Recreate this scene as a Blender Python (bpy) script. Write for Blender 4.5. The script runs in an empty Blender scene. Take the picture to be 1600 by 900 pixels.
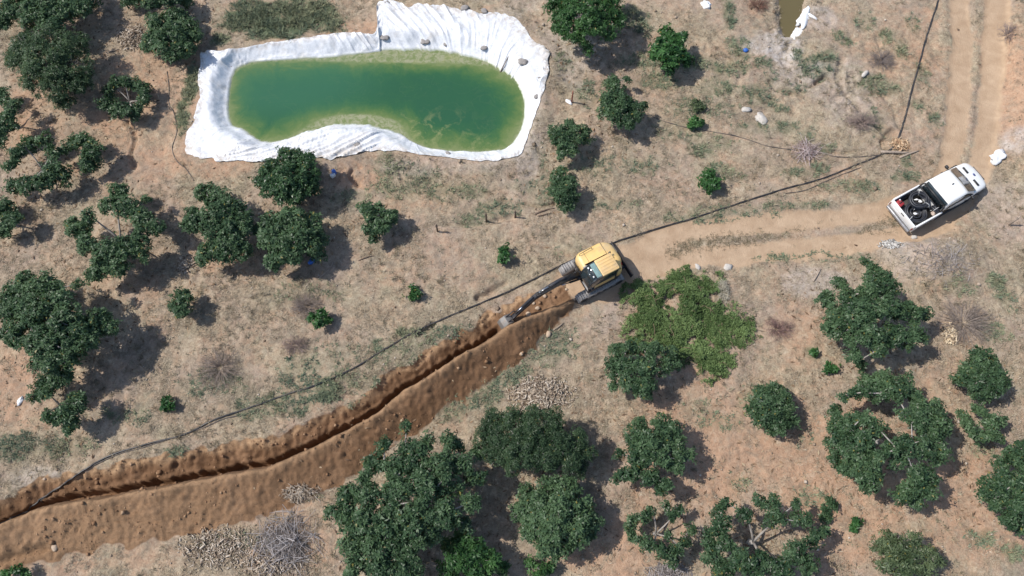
import bpy, math, random
import numpy as np
C = bpy.context.scene
col = C.collection
R = math.radians
rng = np.random.default_rng(7)
random.seed(7)

# ---------------------------------------------------------------- camera, light, exposure
CAM_H = 39.5; TILT = 20.0; HFOV = 70.0
cam_d = bpy.data.cameras.new('camera'); cam = bpy.data.objects.new('camera', cam_d); col.objects.link(cam)
cam.location = (0, -CAM_H*math.tan(R(TILT)), CAM_H); cam.rotation_euler = (R(TILT), 0, 0)
cam_d.sensor_fit = 'HORIZONTAL'; cam_d.angle = R(HFOV); cam_d.clip_end = 4000
C.camera = cam
SUN_EL = 52.0; SUN_TURN = 8.0          # the sun stands over the left of the picture, turned a little towards the top
sd = np.array([-math.cos(R(SUN_EL))*math.cos(R(SUN_TURN)), math.cos(R(SUN_EL))*math.sin(R(SUN_TURN)), math.sin(R(SUN_EL))])
sun_d = bpy.data.lights.new('sun', 'SUN'); sun = bpy.data.objects.new('sun', sun_d); col.objects.link(sun)
sun_d.energy = 3.75; sun_d.angle = R(0.53); sun_d.color = (1, .955, .89)
from mathutils import Vector, Matrix, noise as mnoise
sun.rotation_euler = Vector(sd).to_track_quat('Z', 'Y').to_euler()
sun.location = (-40, 0, 60)
W = bpy.data.worlds.new('World'); C.world = W; W.use_nodes = True
nt = W.node_tree; nt.nodes.clear()
sky = nt.nodes.new('ShaderNodeTexSky'); sky.sky_type = 'NISHITA'; sky.sun_disc = False
sky.sun_elevation = R(SUN_EL); sky.sun_rotation = math.atan2(sd[0], sd[1])
bg = nt.nodes.new('ShaderNodeBackground'); bg.inputs[1].default_value = .125
wo = nt.nodes.new('ShaderNodeOutputWorld')
nt.links.new(sky.outputs[0], bg.inputs[0]); nt.links.new(bg.outputs[0], wo.inputs[0])
vs = C.view_settings; vs.view_transform = 'Standard'; vs.look = 'None'; vs.gamma = 1; vs.use_curve_mapping = False
vs.exposure = 0.40

FPX = 800/math.tan(R(HFOV/2))
ct, st = math.cos(R(TILT)), math.sin(R(TILT))
CX, CY, CZ = cam.location
def ray(px, py):
    px = np.asarray(px, float); py = np.asarray(py, float)
    u = (px-800)/FPX; v = (450-py)/FPX
    return u, v*ct+st, v*st-ct          # camera looks down -z, tilted up towards +y
def at(px, py, z=0.0):
    dx, dy, dz = ray(px, py)
    t = (z-CZ)/dz
    return CX+dx*t, CY+dy*t
def atl(pts, z=0.0):
    a = np.array(pts, float); x, y = at(a[:, 0], a[:, 1], z)
    return np.stack([x, y], 1)
def mpp(px, py, z=0.0):                 # metres per photo pixel there
    dx, dy, dz = ray(px, py)
    return float((z-CZ)/dz)/FPX

# ---------------------------------------------------------------- numpy noise
def _h(ix, iy, s):
    n = (ix.astype(np.int64)*374761393 + iy.astype(np.int64)*668265263 + s*974634777) & 0xffffffff
    n = ((n ^ (n >> 13))*1274126177) & 0xffffffff
    n = n ^ (n >> 16)
    return (n & 0xffff)/65535.0
def vn(x, y, s=0):
    ix = np.floor(x); iy = np.floor(y); fx = x-ix; fy = y-iy
    fx = fx*fx*fx*(fx*(fx*6-15)+10); fy = fy*fy*fy*(fy*(fy*6-15)+10)
    a = _h(ix, iy, s); b = _h(ix+1, iy, s); c = _h(ix, iy+1, s); d = _h(ix+1, iy+1, s)
    return (a*(1-fx)+b*fx)*(1-fy)+(c*(1-fx)+d*fx)*fy
def fbm(x, y, o=4, s=0, f=1.0):
    r = 0; a = .5; t = 0
    for k in range(o):
        r = r+a*vn(x*f+17.3*k, y*f-9.1*k, s+k); t += a; a *= .5; f *= 2.03
    return r/t
def ss(a, b, x):
    t = np.clip((x-a)/(b-a), 0, 1); return t*t*(3-2*t)
def catmull(P, n, closed=False):
    P = np.asarray(P, float); N = len(P); out = []
    for i in range(N if closed else N-1):
        g = (lambda k: P[k % N]) if closed else (lambda k: P[min(max(k, 0), N-1)])
        a, b, c, d = g(i-1), g(i), g(i+1), g(i+2)
        t = (np.arange(n)/n)[:, None]
        out.append(.5*(2*b+(c-a)*t+(2*a-5*b+4*c-d)*t**2+(3*b-a-3*c+d)*t**3))
    if not closed: out.append(P[-1:])
    return np.concatenate(out)
def pdist(x, y, P):                     # distance, signed distance (right of travel +), arc length
    best = np.full(x.shape, 1e9); sg = np.zeros(x.shape); al = np.zeros(x.shape); acc = 0
    for a, b in zip(P[:-1], P[1:]):
        d = b-a; L = math.hypot(*d)
        if L < 1e-9: continue
        d = d/L
        t = np.clip((x-a[0])*d[0]+(y-a[1])*d[1], 0, L)
        qx = x-a[0]-d[0]*t; qy = y-a[1]-d[1]*t
        q = np.hypot(qx, qy); m = q < best
        best = np.where(m, q, best); al = np.where(m, acc+t, al)
        sg = np.where(m, np.sign((x-a[0])*d[1]-(y-a[1])*d[0]), sg)
        acc += L
    return best, best*np.where(sg == 0, 1, sg), al
def inside(x, y, P):
    r = np.zeros(x.shape, bool); n = len(P)
    for i in range(n):
        x0, y0 = P[i]; x1, y1 = P[(i+1) % n]
        if y0 == y1: continue
        r ^= ((y0 > y) != (y1 > y)) & (x < (x1-x0)*(y-y0)/(y1-y0)+x0)
    return r
def sdpoly(x, y, P):                    # negative inside
    d = pdist(x, y, np.vstack([P, P[:1]]))[0]
    return np.where(inside(x, y, P), -d, d)

# ---------------------------------------------------------------- where things run on the ground
WATER_Z = -.3
PAIRS = [((317,82),(365,112)),((345,80),(375,104)),((390,72),(395,97)),((450,64),(450,92)),((510,56),(520,88)),((560,53),(565,83)),
 ((588,50),(592,79)),((593,4),(603,77)),((640,8),(650,76)),((700,13),(700,79)),((760,18),(745,90)),((800,27),(775,102)),((822,50),(797,116)),
 ((850,78),(812,132)),((858,100),(821,152)),((850,135),(821,175)),((842,165),(817,195)),((830,195),(810,211)),((820,225),(800,226)),
 ((812,243),(790,233)),((780,251),(762,238)),((740,251),(730,238)),((700,246),(692,236)),((660,243),(660,230)),((635,238),(640,221)),
 ((600,237),(615,206)),((560,240),(580,199)),((490,249),(530,197)),((440,252),(480,208)),((400,254),(440,222)),((345,251),(405,222)),
 ((293,244),(382,206)),((291,215),(362,196)),((304,192),(355,180)),((310,160),(355,160)),((311,130),(357,140)),((309,105),(360,122))]
OUT = atl([p[0] for p in PAIRS], .35); INN = atl([p[1] for p in PAIRS], WATER_Z)
OUTc = catmull(OUT, 4, True); INNc = catmull(INN, 4, True)
TR = catmull(atl([(-120,862),(-50,838),(0,815),(40,800),(100,780),(200,765),(300,748),(400,728),(480,700),(560,656),(650,594),(740,537),(792,505),(850,478),(902,455)], 0), 6)
RUTS = [catmull(atl(p, 0), 6) for p in (
 [(1497,-60),(1500,0),(1508,90),(1500,170),(1490,240),(1465,300),(1400,328),(1320,345),(1200,352),(1100,362),(1020,382),(950,415),(890,440)],
 [(1560,-60),(1557,0),(1550,100),(1543,180),(1535,240),(1500,310),(1430,360),(1350,375),(1250,384),(1150,392),(1060,402),(990,420),(940,450)])]
ROADC = catmull(atl([(1528,-80),(1528,0),(1528,100),(1522,190),(1505,260),(1450,325),(1390,348),(1300,360),(1200,370),(1100,378),(1020,398),(960,425),(905,455)], 0), 6)
CRACKS = [(catmull(atl(p, 0), 4), d, w) for p, d, w in (
 ([(747,466),(765,457),(780,448),(790,442)], .35, .3), ([(655,522),(668,515),(676,509)], .3, .25), ([(1316,92),(1311,122),(1328,150),(1358,180),(1384,206)], .28, .4),
 ([(1278,128),(1292,118),(1300,124)], .45, .3), ([(536,250),(552,262),(548,276),(560,290)], .3, .2), ([(562,262),(554,256)], .3, .2), ([(1392,234),(1380,222),(1396,205)], .35, .3), ([(1205,128),(1215,140),(1235,145)], .35, .35),
 ([(1340,236),(1300,238),(1268,234)], .2, .2), ([(820,318),(850,322),(866,318)], .25, .2), ([(690,350),(740,352),(800,340)], .15, .25), ([(200,190),(212,215),(206,240),(210,262)], .2, .2), ([(395,465),(430,462)], .2, .15))]
PUD = atl([(1222,-20),(1258,-20),(1250,20),(1240,48),(1228,52),(1222,30)], -.1)
# pale, bare, green patches of the ground: photo pixel centre and half sizes, strength
PALE = [(1215,75,45,30,.9),(1240,110,40,30,.5),(1390,382,26,10,1),(1585,225,30,22,.7),(820,240,25,40,.5),(1270,30,40,25,.5),(1270,440,50,22,.5),(1440,400,70,40,.35),
 (60,745,60,15,.4),(1330,150,60,60,.3),(1560,330,60,50,.25),(940,490,30,30,.25),(800,130,60,160,.3),(700,262,120,14,.3),(895,80,60,60,.35)]
BARE = [(230,180,110,110,.8),(90,170,120,60,.6),(350,265,70,18,.9),(1300,740,170,110,1),(1500,800,140,100,.9),(1100,700,120,110,.8),(960,860,90,50,.9),(560,60,60,40,.7),
 (1575,130,40,130,1),(1420,60,70,60,.6),(560,275,50,25,.8),(40,600,80,70,.6),(110,860,170,40,.6),(1250,520,40,60,.5),(1400,120,50,60,.4),(700,250,60,18,.6),(460,830,120,60,.5),
 (370,400,100,30,.5),(200,460,90,40,.4),(1480,620,60,60,.5),(680,310,60,20,.5),(510,690,60,20,.6),(600,50,20,40,.5),(430,10,120,30,.4)]
GREEN = [(640,545,80,16,.45),(700,520,60,14,.4),(580,600,50,14,.5),(780,585,60,18,.55),(720,620,50,14,.6),(560,640,26,10,.7),(410,640,60,14,.5),(340,600,50,20,.35),(1030,130,40,16,.5),(1120,140,40,20,.5),(1180,150,30,20,.5),(1320,60,16,14,.6),(1350,30,20,16,.5),(1430,40,12,24,.4),(1230,200,30,14,.5),(1170,200,30,12,.5),(1130,270,30,14,.5),(1000,260,40,16,.4),(950,320,50,10,.4),(1330,290,40,10,.5),(1250,270,30,8,.5),(620,300,60,14,.4),(560,310,30,14,.4),(740,300,30,14,.5),(820,290,30,12,.5),(1555,520,30,16,.4),(1500,450,30,14,.4),(1180,620,30,16,.35),(1100,640,30,16,.3),(20,700,40,20,.45),(100,700,60,16,.4),(200,650,50,14,.3),(1260,780,40,16,.3),(1540,700,20,16,.3),(440,36,84,30,1.7),(400,12,34,14,1.2),(505,18,28,18,1.4),(345,66,18,14,1.),(300,140,13,50,1.2),(470,8,40,12,1.2),(288,195,10,30,.7),(610,263,45,18,.55),(655,280,30,14,.5),(990,32,28,26,.7),
 (1005,95,40,14,.55),(1085,100,35,14,.6),(1138,25,12,40,.8),(1152,72,22,24,.7),(1140,108,34,14,.6),(1195,100,16,12,.7),(1270,105,34,22,.7),(1245,88,12,16,1),(1296,88,12,14,1),
 (1375,132,40,20,.7),(1388,52,15,14,.8),(1409,76,10,18,.8),(1440,112,14,20,.4),(1368,192,16,26,.6),(1260,212,18,16,.5),(1290,232,14,9,.8),(1280,262,18,10,.7),(1434,160,10,10,.6),
 (1463,186,10,12,.8),(1410,276,28,10,.8),(1416,252,10,8,.9),(1222,172,14,9,.6),(1205,160,10,8,.7),(1095,236,22,12,.8),(1125,225,24,14,.5),(1060,205,50,18,.3),(1150,330,70,9,.4),
 (1050,340,26,9,.5),(930,258,40,22,.35),(690,300,30,16,.5),(775,325,40,16,.5),(735,345,26,10,.6),(515,608,26,18,.9),(540,588,22,12,.7),(592,540,14,10,.7),(636,520,16,7,.9),
 (640,560,60,26,.3),(440,632,46,20,.5),(470,585,40,30,.35),(332,712,11,6,1),(285,708,40,7,.6),(365,705,14,6,.6),(680,560,50,20,.3),(740,600,60,30,.5),(830,560,36,16,.5),
 (700,640,30,20,.5),(860,540,40,24,.4),(1551,440,14,11,.9),(1572,470,20,20,.4),(1268,552,12,8,.7),(1530,842,22,14,.5),(1580,860,22,14,.5),(470,772,44,10,.5),(370,845,60,14,.3),
 (1120,660,30,14,.25),(1260,690,30,14,.2),(1150,755,26,12,.25),(560,560,60,30,.2),(480,455,60,20,.2),(20,450,20,10,.4),(1080,340,60,6,.5),(1240,320,60,6,.5),(1300,400,60,8,.3),
 (1215,402,40,8,.4),(880,395,30,10,.2),(1100,170,70,20,.3),(1240,140,30,12,.4),(1205,120,14,14,.5),(850,280,10,60,.3),(920,150,22,30,.5),(880,100,20,20,.3)]
def patches(x, y, L, s):
    wob = fbm(x, y, 3, s, .9)-.5
    r = np.zeros(x.shape)
    for cx, cy, rx, ry, k in L:
        X, Y = at(cx, cy); m = mpp(cx, cy)
        q = np.hypot((x-X)/(rx*m), (y-Y)/(ry*m*1.12))+wob*1.1
        r = np.maximum(r, k*(1-ss(.55, 1.25, q)))
    return r

def terrain(x, y, masks=False):
    x = np.asarray(x, float); y = np.asarray(y, float)
    shp = x.shape; x = x.ravel(); y = y.ravel()
    near = (np.abs(x) < 60) & (np.abs(y) < 45)
    z = .5*(fbm(x, y, 3, 3, .07)-.5)
    rough = .16*(fbm(x, y, 3, 11, .8)-.5)+.12*(fbm(x, y, 3, 23, 2.6)-.5)
    # eroded gullied ground at the upper right and a stony mound beside the pickup
    mX, mY = at(1465, 405); z = z+.75*np.exp(-(((x-mX)/2.6)**2+((y-mY)/1.7)**2))
    eX, eY = at(1590, 150); z = z+.9*ss(-2.0, 1.2, x-eX-.02*(y-eY))*np.exp(-((y-eY)/7)**2)
    gul = np.abs(fbm(x, y, 3, 41, .35)-.5)
    gX, gY = at(1280, 110); gm = np.exp(-(((x-gX)/8)**2+((y-gY)/6)**2))
    z = z-.20*gm*(1-ss(.0, .09, gul))*ss(.45, .6, fbm(x, y, 2, 43, .5))
    X2, Y2 = at(560, 275); gm2 = np.exp(-(((x-X2)/3.4)**2+((y-Y2)/1.1)**2)); z = z-.15*gm2*(1-ss(0, .07, gul))
    # road
    d0 = pdist(x, y, ROADC)[0]
    wob = (fbm(x, y, 3, 51, .7)-.5)
    road = 1-ss(1.45, 2.2, d0+wob*1.3)
    mid = np.exp(-(d0/.42)**2)*ss(at(1010, 395)[0], at(1070, 385)[0], x)
    rut = np.zeros(x.shape)
    for P in RUTS:
        d = pdist(x, y, P)[0]; rut = np.maximum(rut, 1-ss(.48, 1.05, d+wob*.6))
    z = z*(1-.7*road)-.05*road-.11*rut
    rough = rough*(1-.85*rut)*(1-.45*road)
    # trench and the ridge of dug-out soil beside it
    d, sg, al = pdist(x, y, TR)
    wl = fbm(al, sg*.3, 3, 61, .55)-.5
    sg = sg+wl*.32
    Ltot = np.sum(np.hypot(*np.diff(TR, axis=0).T)); end = Ltot-5.0
    act = (1-ss(end-.3, end+.35, al))
    act2 = 1-ss(Ltot-.9, Ltot-.05, al)
    west = 1-ss(8, 26, al)
    nlip = 1.15+.15*west+wl*.7
    stri = vn(al*4.2+1.5*vn(al*.9, sg*2, 63), sg*.8, 64)-.5
    sw = np.clip((sg+nlip)/(nlip-.42), 0, 1)
    wall = .55*sw+.15*stri*np.sin(np.pi*np.clip(sw, 0, 1))+.85*np.clip((sg+.30+.12*stri)/.12, 0, 1)
    ut = np.where(sg < -.10, wall, 1.40)*(1-ss(.0, .17, sg))
    z = z-ut*act*(d < 4)
    bw = 2.45+.35*west+wl*1.0
    bw = bw-1.5*ss(Ltot-4.6, Ltot-.6, al)
    ber = ss(.14, .50, sg)*(1-np.clip((sg-.62)/np.maximum(bw-.62, .3), 0, 1)**.85)
    bh = (.95+.5*(fbm(al, sg, 2, 71, .45)-.5))*1.22*(1-.12*west)*(1-.55*ss(Ltot-4.6, Ltot-1., al))
    z = z+ber*bh*act2*(d < 5)
    ewb = (fbm(x, y, 3, 91, 1.3)-.5)*.8
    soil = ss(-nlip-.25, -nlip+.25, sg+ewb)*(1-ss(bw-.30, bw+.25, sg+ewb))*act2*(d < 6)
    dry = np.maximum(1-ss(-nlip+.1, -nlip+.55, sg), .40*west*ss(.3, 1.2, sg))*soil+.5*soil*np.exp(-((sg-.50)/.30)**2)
    clod = fbm(x, y, 4, 83, 2.2)-.5
    rough = rough*(1-soil)+soil*(.20*clod+.10*(np.abs(2*vn(x*3.7, y*3.7, 93)-1)-.5)+.06*(np.abs(2*vn(x*5.5+3, y*5.5, 95)-1)-.5)+.09*(fbm(x, y, 2, 87, 6)-.5))*(1+.45*ss(.25, .6, -sg))
    # little ditch at the lower left
    dd = pdist(x, y, catmull(atl([(-60,905),(0,882),(35,868),(75,857)], 0), 5))[0]
    z = z-.25*(1-ss(.05, .35, dd+wob*.3))
    for P_, dp_, w_ in CRACKS:
        dd = pdist(x, y, P_)[0]; z = z-dp_*(1-ss(.02, w_, dd+wob*.35))
    # pond
    pond = np.zeros(x.shape); bare_b = pond.copy()
    px0 = (x > OUT[:, 0].min()-4) & (x < OUT[:, 0].max()+4) & (y > OUT[:, 1].min()-4) & (y < OUT[:, 1].max()+4)
    if px0.any():
        xs, ys = x[px0], y[px0]
        dw = sdpoly(xs, ys, INNc); do = sdpoly(xs, ys, OUTc)
        bank = np.where(dw < 0, WATER_Z-np.minimum(1.4, -dw*.55), WATER_Z+.65*ss(-.1, 1.0, dw))
        k = 1-ss(0, 1.5, do)
        z[px0] = z[px0]*(1-k)+bank*k
        rough[px0] = rough[px0]*ss(-.1, .5, do)
        pond[px0] = do < -.12
    dp = sdpoly(x, y, PUD)
    z = z-.7*(1-ss(-.3, .7, dp))
    z = z+rough
    if not masks: return z.reshape(shp)
    green = patches(x, y, GREEN, 5); pale = patches(x, y, PALE, 6); bare = patches(x, y, BARE, 8)
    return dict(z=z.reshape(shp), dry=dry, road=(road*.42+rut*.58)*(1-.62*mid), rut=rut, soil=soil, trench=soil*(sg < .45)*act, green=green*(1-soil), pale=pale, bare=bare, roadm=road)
def gz(x, y): return float(terrain(np.array([x]), np.array([y]))[0])
def gp(px, py):                         # where the photo pixel meets the ground
    z = 0.
    for _ in range(5):
        x, y = at(px, py, z); z = .5*z+.5*gz(float(x), float(y))
    return float(x), float(y), gz(float(x), float(y))

# ---------------------------------------------------------------- materials
def mat(name): 
    m = bpy.data.materials.new(name); m.use_nodes = True
    return m, m.node_tree, m.node_tree.nodes['Principled BSDF']
def nd(t, typ, **kw):
    n = t.nodes.new(typ)
    for k, v in kw.items(): setattr(n, k, v)
    return n
def noise_(t, scale, detail=4, rough=.55, vec=None, dist=0):
    n = nd(t, 'ShaderNodeTexNoise'); n.inputs['Scale'].default_value = scale; n.inputs['Detail'].default_value = detail
    n.inputs['Roughness'].default_value = rough; n.inputs['Distortion'].default_value = dist
    if vec is not None: t.links.new(vec, n.inputs['Vector'])
    return n.outputs['Fac']
def ramp_(t, f, stops):
    n = nd(t, 'ShaderNodeValToRGB'); e = n.color_ramp.elements
    while len(e) < len(stops): e.new(.5)
    for i, (p, c) in enumerate(stops): e[i].position = p; e[i].color = (*c, 1) if len(c) == 3 else c
    t.links.new(f, n.inputs[0]); return n.outputs[0]
def g2(v): return (v, v, v)
def mix_(t, f, a, b, mode='MIX'):
    n = nd(t, 'ShaderNodeMix', data_type='RGBA', blend_type=mode)
    for i, s in ((0, f), (6, a), (7, b)):
        if isinstance(s, (int, float)): n.inputs[i].default_value = s
        elif isinstance(s, tuple): n.inputs[i].default_value = (*s, 1)
        else: t.links.new(s, n.inputs[i])
    return n.outputs[2]
def math_(t, op, a, b=0.0, c=None, clamp=False):
    n = nd(t, 'ShaderNodeMath', operation=op, use_clamp=clamp)
    for i, s in enumerate((a, b, c)):
        if s is None: continue
        if isinstance(s, (int, float)): n.inputs[i].default_value = s
        else: t.links.new(s, n.inputs[i])
    return n.outputs[0]
def attr_(t, name): return nd(t, 'ShaderNodeAttribute', attribute_name=name).outputs['Fac']
def pos_(t): return nd(t, 'ShaderNodeNewGeometry').outputs['Position']
def objc_(t): return nd(t, 'ShaderNodeTexCoord').outputs['Object']
def math_v(t, v, off):
    n = nd(t, 'ShaderNodeVectorMath', operation='ADD'); t.links.new(v, n.inputs[0]); n.inputs[1].default_value = off; return n.outputs[0]
def bump_(t, b, h, strength=.5, dist=.05):
    n = nd(t, 'ShaderNodeBump'); n.inputs['Strength'].default_value = strength; n.inputs['Distance'].default_value = dist
    t.links.new(h, n.inputs['Height']); t.links.new(n.outputs[0], b.inputs['Normal'])
def simple(name, c, rough=.6, metal=0, var=.25, scale=6, dirt=None, dirt_amt=.5, spec=.5, bump=0):
    m, t, b = mat(name); p = objc_(t)
    k = noise_(t, scale, 5, .6, p)
    out = ramp_(t, k, [(.3, tuple(x*(1-var) for x in c)), (.7, tuple(min(1, x*(1+var)) for x in c))])
    if dirt:
        d = ramp_(t, noise_(t, scale*.45, 6, .65, p, .5), [(.48, g2(0)), (.68, g2(dirt_amt))])
        out = mix_(t, d, out, dirt)
    t.links.new(out, b.inputs['Base Color'])
    b.inputs['Roughness'].default_value = rough; b.inputs['Metallic'].default_value = metal
    b.inputs['Specular IOR Level'].default_value = spec
    if bump: bump_(t, b, noise_(t, scale*4, 4, .6, p), bump, .02)
    return m

def ground_material():
    m, t, b = mat('ground_earth'); p = pos_(t)
    n1 = noise_(t, .35, 6, .6, p, .6); n2 = noise_(t, 2.2, 5, .65, p); n3 = math_(t, 'ADD', math_(t, 'MULTIPLY', noise_(t, 4.2, 5, .72, p, .8), .6), math_(t, 'MULTIPLY', noise_(t, 12, 3, .6, p, .4), .4)); n4 = noise_(t, 20, 3, .7, p)
    straw = ramp_(t, n3, [(.28, (.105, .080, .056)), (.48, (.325, .258, .178)), (.70, (.54, .455, .33))])
    earth = ramp_(t, n3, [(.25, (.215, .128, .083)), (.5, (.41, .260, .170)), (.75, (.50, .345, .243))])
    pinkg = ramp_(t, n3, [(.25, (.15, .110, .085)), (.5, (.335, .252, .195)), (.75, (.45, .35, .275))])
    f = math_(t, 'ADD', math_(t, 'MULTIPLY', attr_(t, 'bare'), .78), math_(t, 'MULTIPLY_ADD', n1, 2.0, -.86), clamp=True)
    n5 = noise_(t, .9, 5, .7, p, 1.0)
    f = math_(t, 'ADD', f, math_(t, 'MULTIPLY_ADD', n2, 1.9, -.98), clamp=True)
    c = mix_(t, ramp_(t, noise_(t, .22, 4, .6, p), [(.42, g2(0)), (.6, g2(.8))]), straw, pinkg)
    c = mix_(t, ramp_(t, noise_(t, .5, 4, .6, math_v(t, p, (31, 7, 0)), .8), [(.50, g2(0)), (.68, g2(.45))]), c, ramp_(t, n3, [(.3, (.10, .095, .060)), (.65, (.33, .315, .215))]))
    c = mix_(t, f, c, earth)
    c = mix_(t, ramp_(t, n5, [(.50, g2(0)), (.66, g2(.55))]), c, ramp_(t, n3, [(.3, (.085, .075, .058)), (.6, (.22, .195, .15)), (.8, (.34, .31, .25))]))
    c = mix_(t, ramp_(t, n5, [(.30, g2(.5)), (.42, g2(0))]), c, ramp_(t, n3, [(.3, (.22, .17, .12)), (.6, (.52, .44, .335))]))
    # litter and dead stems: short dark flecks
    fl = ramp_(t, n4, [(.30, g2(.5)), (.42, g2(0))])
    c = mix_(t, math_(t, 'MULTIPLY', fl, ramp_(t, n2, [(.4, g2(.2)), (.65, g2(1))])), c, (.10, .075, .055))
    gcol = ramp_(t, n3, [(.3, (.045, .065, .034)), (.7, (.15, .175, .105))])
    gf = math_(t, 'MULTIPLY', attr_(t, 'green'), ramp_(t, n2, [(.32, g2(.05)), (.55, g2(.95))]))
    c = mix_(t, gf, c, gcol)
    pf = math_(t, 'MULTIPLY', attr_(t, 'pale'), ramp_(t, n2, [(.3, g2(.15)), (.6, g2(1))]))
    c = mix_(t, pf, c, ramp_(t, n3, [(.25, (.27, .23, .21)), (.65, (.58, .54, .50))]))
    rc = ramp_(t, noise_(t, 1.3, 6, .6, p, .4), [(.3, (.36, .250, .162)), (.7, (.48, .350, .238))])
    rc = mix_(t, math_(t, 'MULTIPLY', fl, .4), rc, (.24, .15, .09))
    c = mix_(t, ramp_(t, math_(t, 'ADD', attr_(t, 'road'), math_(t, 'MULTIPLY_ADD', n2, .7, -.35)), [(.42, g2(0)), (.72, g2(1))]), c, rc)
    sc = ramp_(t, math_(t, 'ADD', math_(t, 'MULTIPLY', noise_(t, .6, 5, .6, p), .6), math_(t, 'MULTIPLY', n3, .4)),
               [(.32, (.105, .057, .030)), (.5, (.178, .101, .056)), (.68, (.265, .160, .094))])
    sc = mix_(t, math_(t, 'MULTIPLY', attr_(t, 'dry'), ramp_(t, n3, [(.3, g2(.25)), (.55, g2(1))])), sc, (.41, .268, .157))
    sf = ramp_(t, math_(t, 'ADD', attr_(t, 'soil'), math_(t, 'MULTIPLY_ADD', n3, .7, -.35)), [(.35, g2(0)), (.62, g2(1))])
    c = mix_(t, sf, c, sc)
    t.links.new(c, b.inputs['Base Color']); b.inputs['Roughness'].default_value = .95; b.inputs['Specular IOR Level'].default_value = .12
    h = math_(t, 'ADD', math_(t, 'MULTIPLY', n3, .6), math_(t, 'MULTIPLY', n4, .4))
    bump_(t, b, h, .9, .12)
    return m
def leaf_material(name, dark, light, rough=.42, trans=.18):
    m, t, b = mat(name)
    c = ramp_(t, attr_(t, 'tint'), [(0, dark), (.85, light), (.95, tuple(min(1, x*1.4) for x in light)), (1, (.19, .17, .05))])
    t.links.new(c, b.inputs['Base Color']); b.inputs['Roughness'].default_value = rough; b.inputs['Specular IOR Level'].default_value = .22
    tr = nd(t, 'ShaderNodeBsdfTranslucent'); t.links.new(mix_(t, .5, c, (.10, .2, .03)), tr.inputs[0])
    mx = nd(t, 'ShaderNodeMixShader'); mx.inputs[0].default_value = trans
    t.links.new(b.outputs[0], mx.inputs[1]); t.links.new(tr.outputs[0], mx.inputs[2])
    t.links.new(mx.outputs[0], t.nodes['Material Output'].inputs[0])
    return m

# ---------------------------------------------------------------- mesh helpers
def raw_mesh(name, V, F, m, parent=None, smooth=False, attrs=None, loc=None):
    """V (n,3); F list of tuples, or an int array (m,k)."""
    me = bpy.data.meshes.new(name); V = np.ascontiguousarray(V, np.float32)
    if isinstance(F, np.ndarray):
        k = F.shape[1]; tot = np.full(len(F), k, np.int32); flat = F.astype(np.int32).ravel()
    else:
        tot = np.array([len(f) for f in F], np.int32); flat = np.fromiter((i for f in F for i in f), np.int32)
    me.vertices.add(len(V)); me.vertices.foreach_set('co', V.ravel())
    me.loops.add(len(flat)); me.loops.foreach_set('vertex_index', flat)
    me.polygons.add(len(tot)); me.polygons.foreach_set('loop_start', np.concatenate([[0], np.cumsum(tot)[:-1]]).astype(np.int32))
    me.polygons.foreach_set('loop_total', tot)
    if smooth: me.polygons.foreach_set('use_smooth', np.ones(len(tot), bool))
    if attrs:
        for a, v in attrs.items():
            A = me.attributes.new(a, 'FLOAT', 'POINT'); A.data.foreach_set('value', np.ascontiguousarray(v, np.float32))
    me.update(calc_edges=True); me.validate()
    me.materials.append(m)
    o = bpy.data.objects.new(name, me); col.objects.link(o)
    if parent: o.parent = parent
    if loc is not None: o.location = loc
    return o
def tag(o, label=None, cat=None, group=None, kind=None):
    for k, v in (('label', label), ('category', cat), ('group', group), ('kind', kind)):
        if v: o[k] = v
    return o
def thing(name, loc, label, cat, group=None, rz=0.0):
    o = bpy.data.objects.new(name, None); col.objects.link(o); o.empty_display_size = .3
    o.location = loc; o.rotation_euler = (0, 0, rz)
    return tag(o, label, cat, group)
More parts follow.
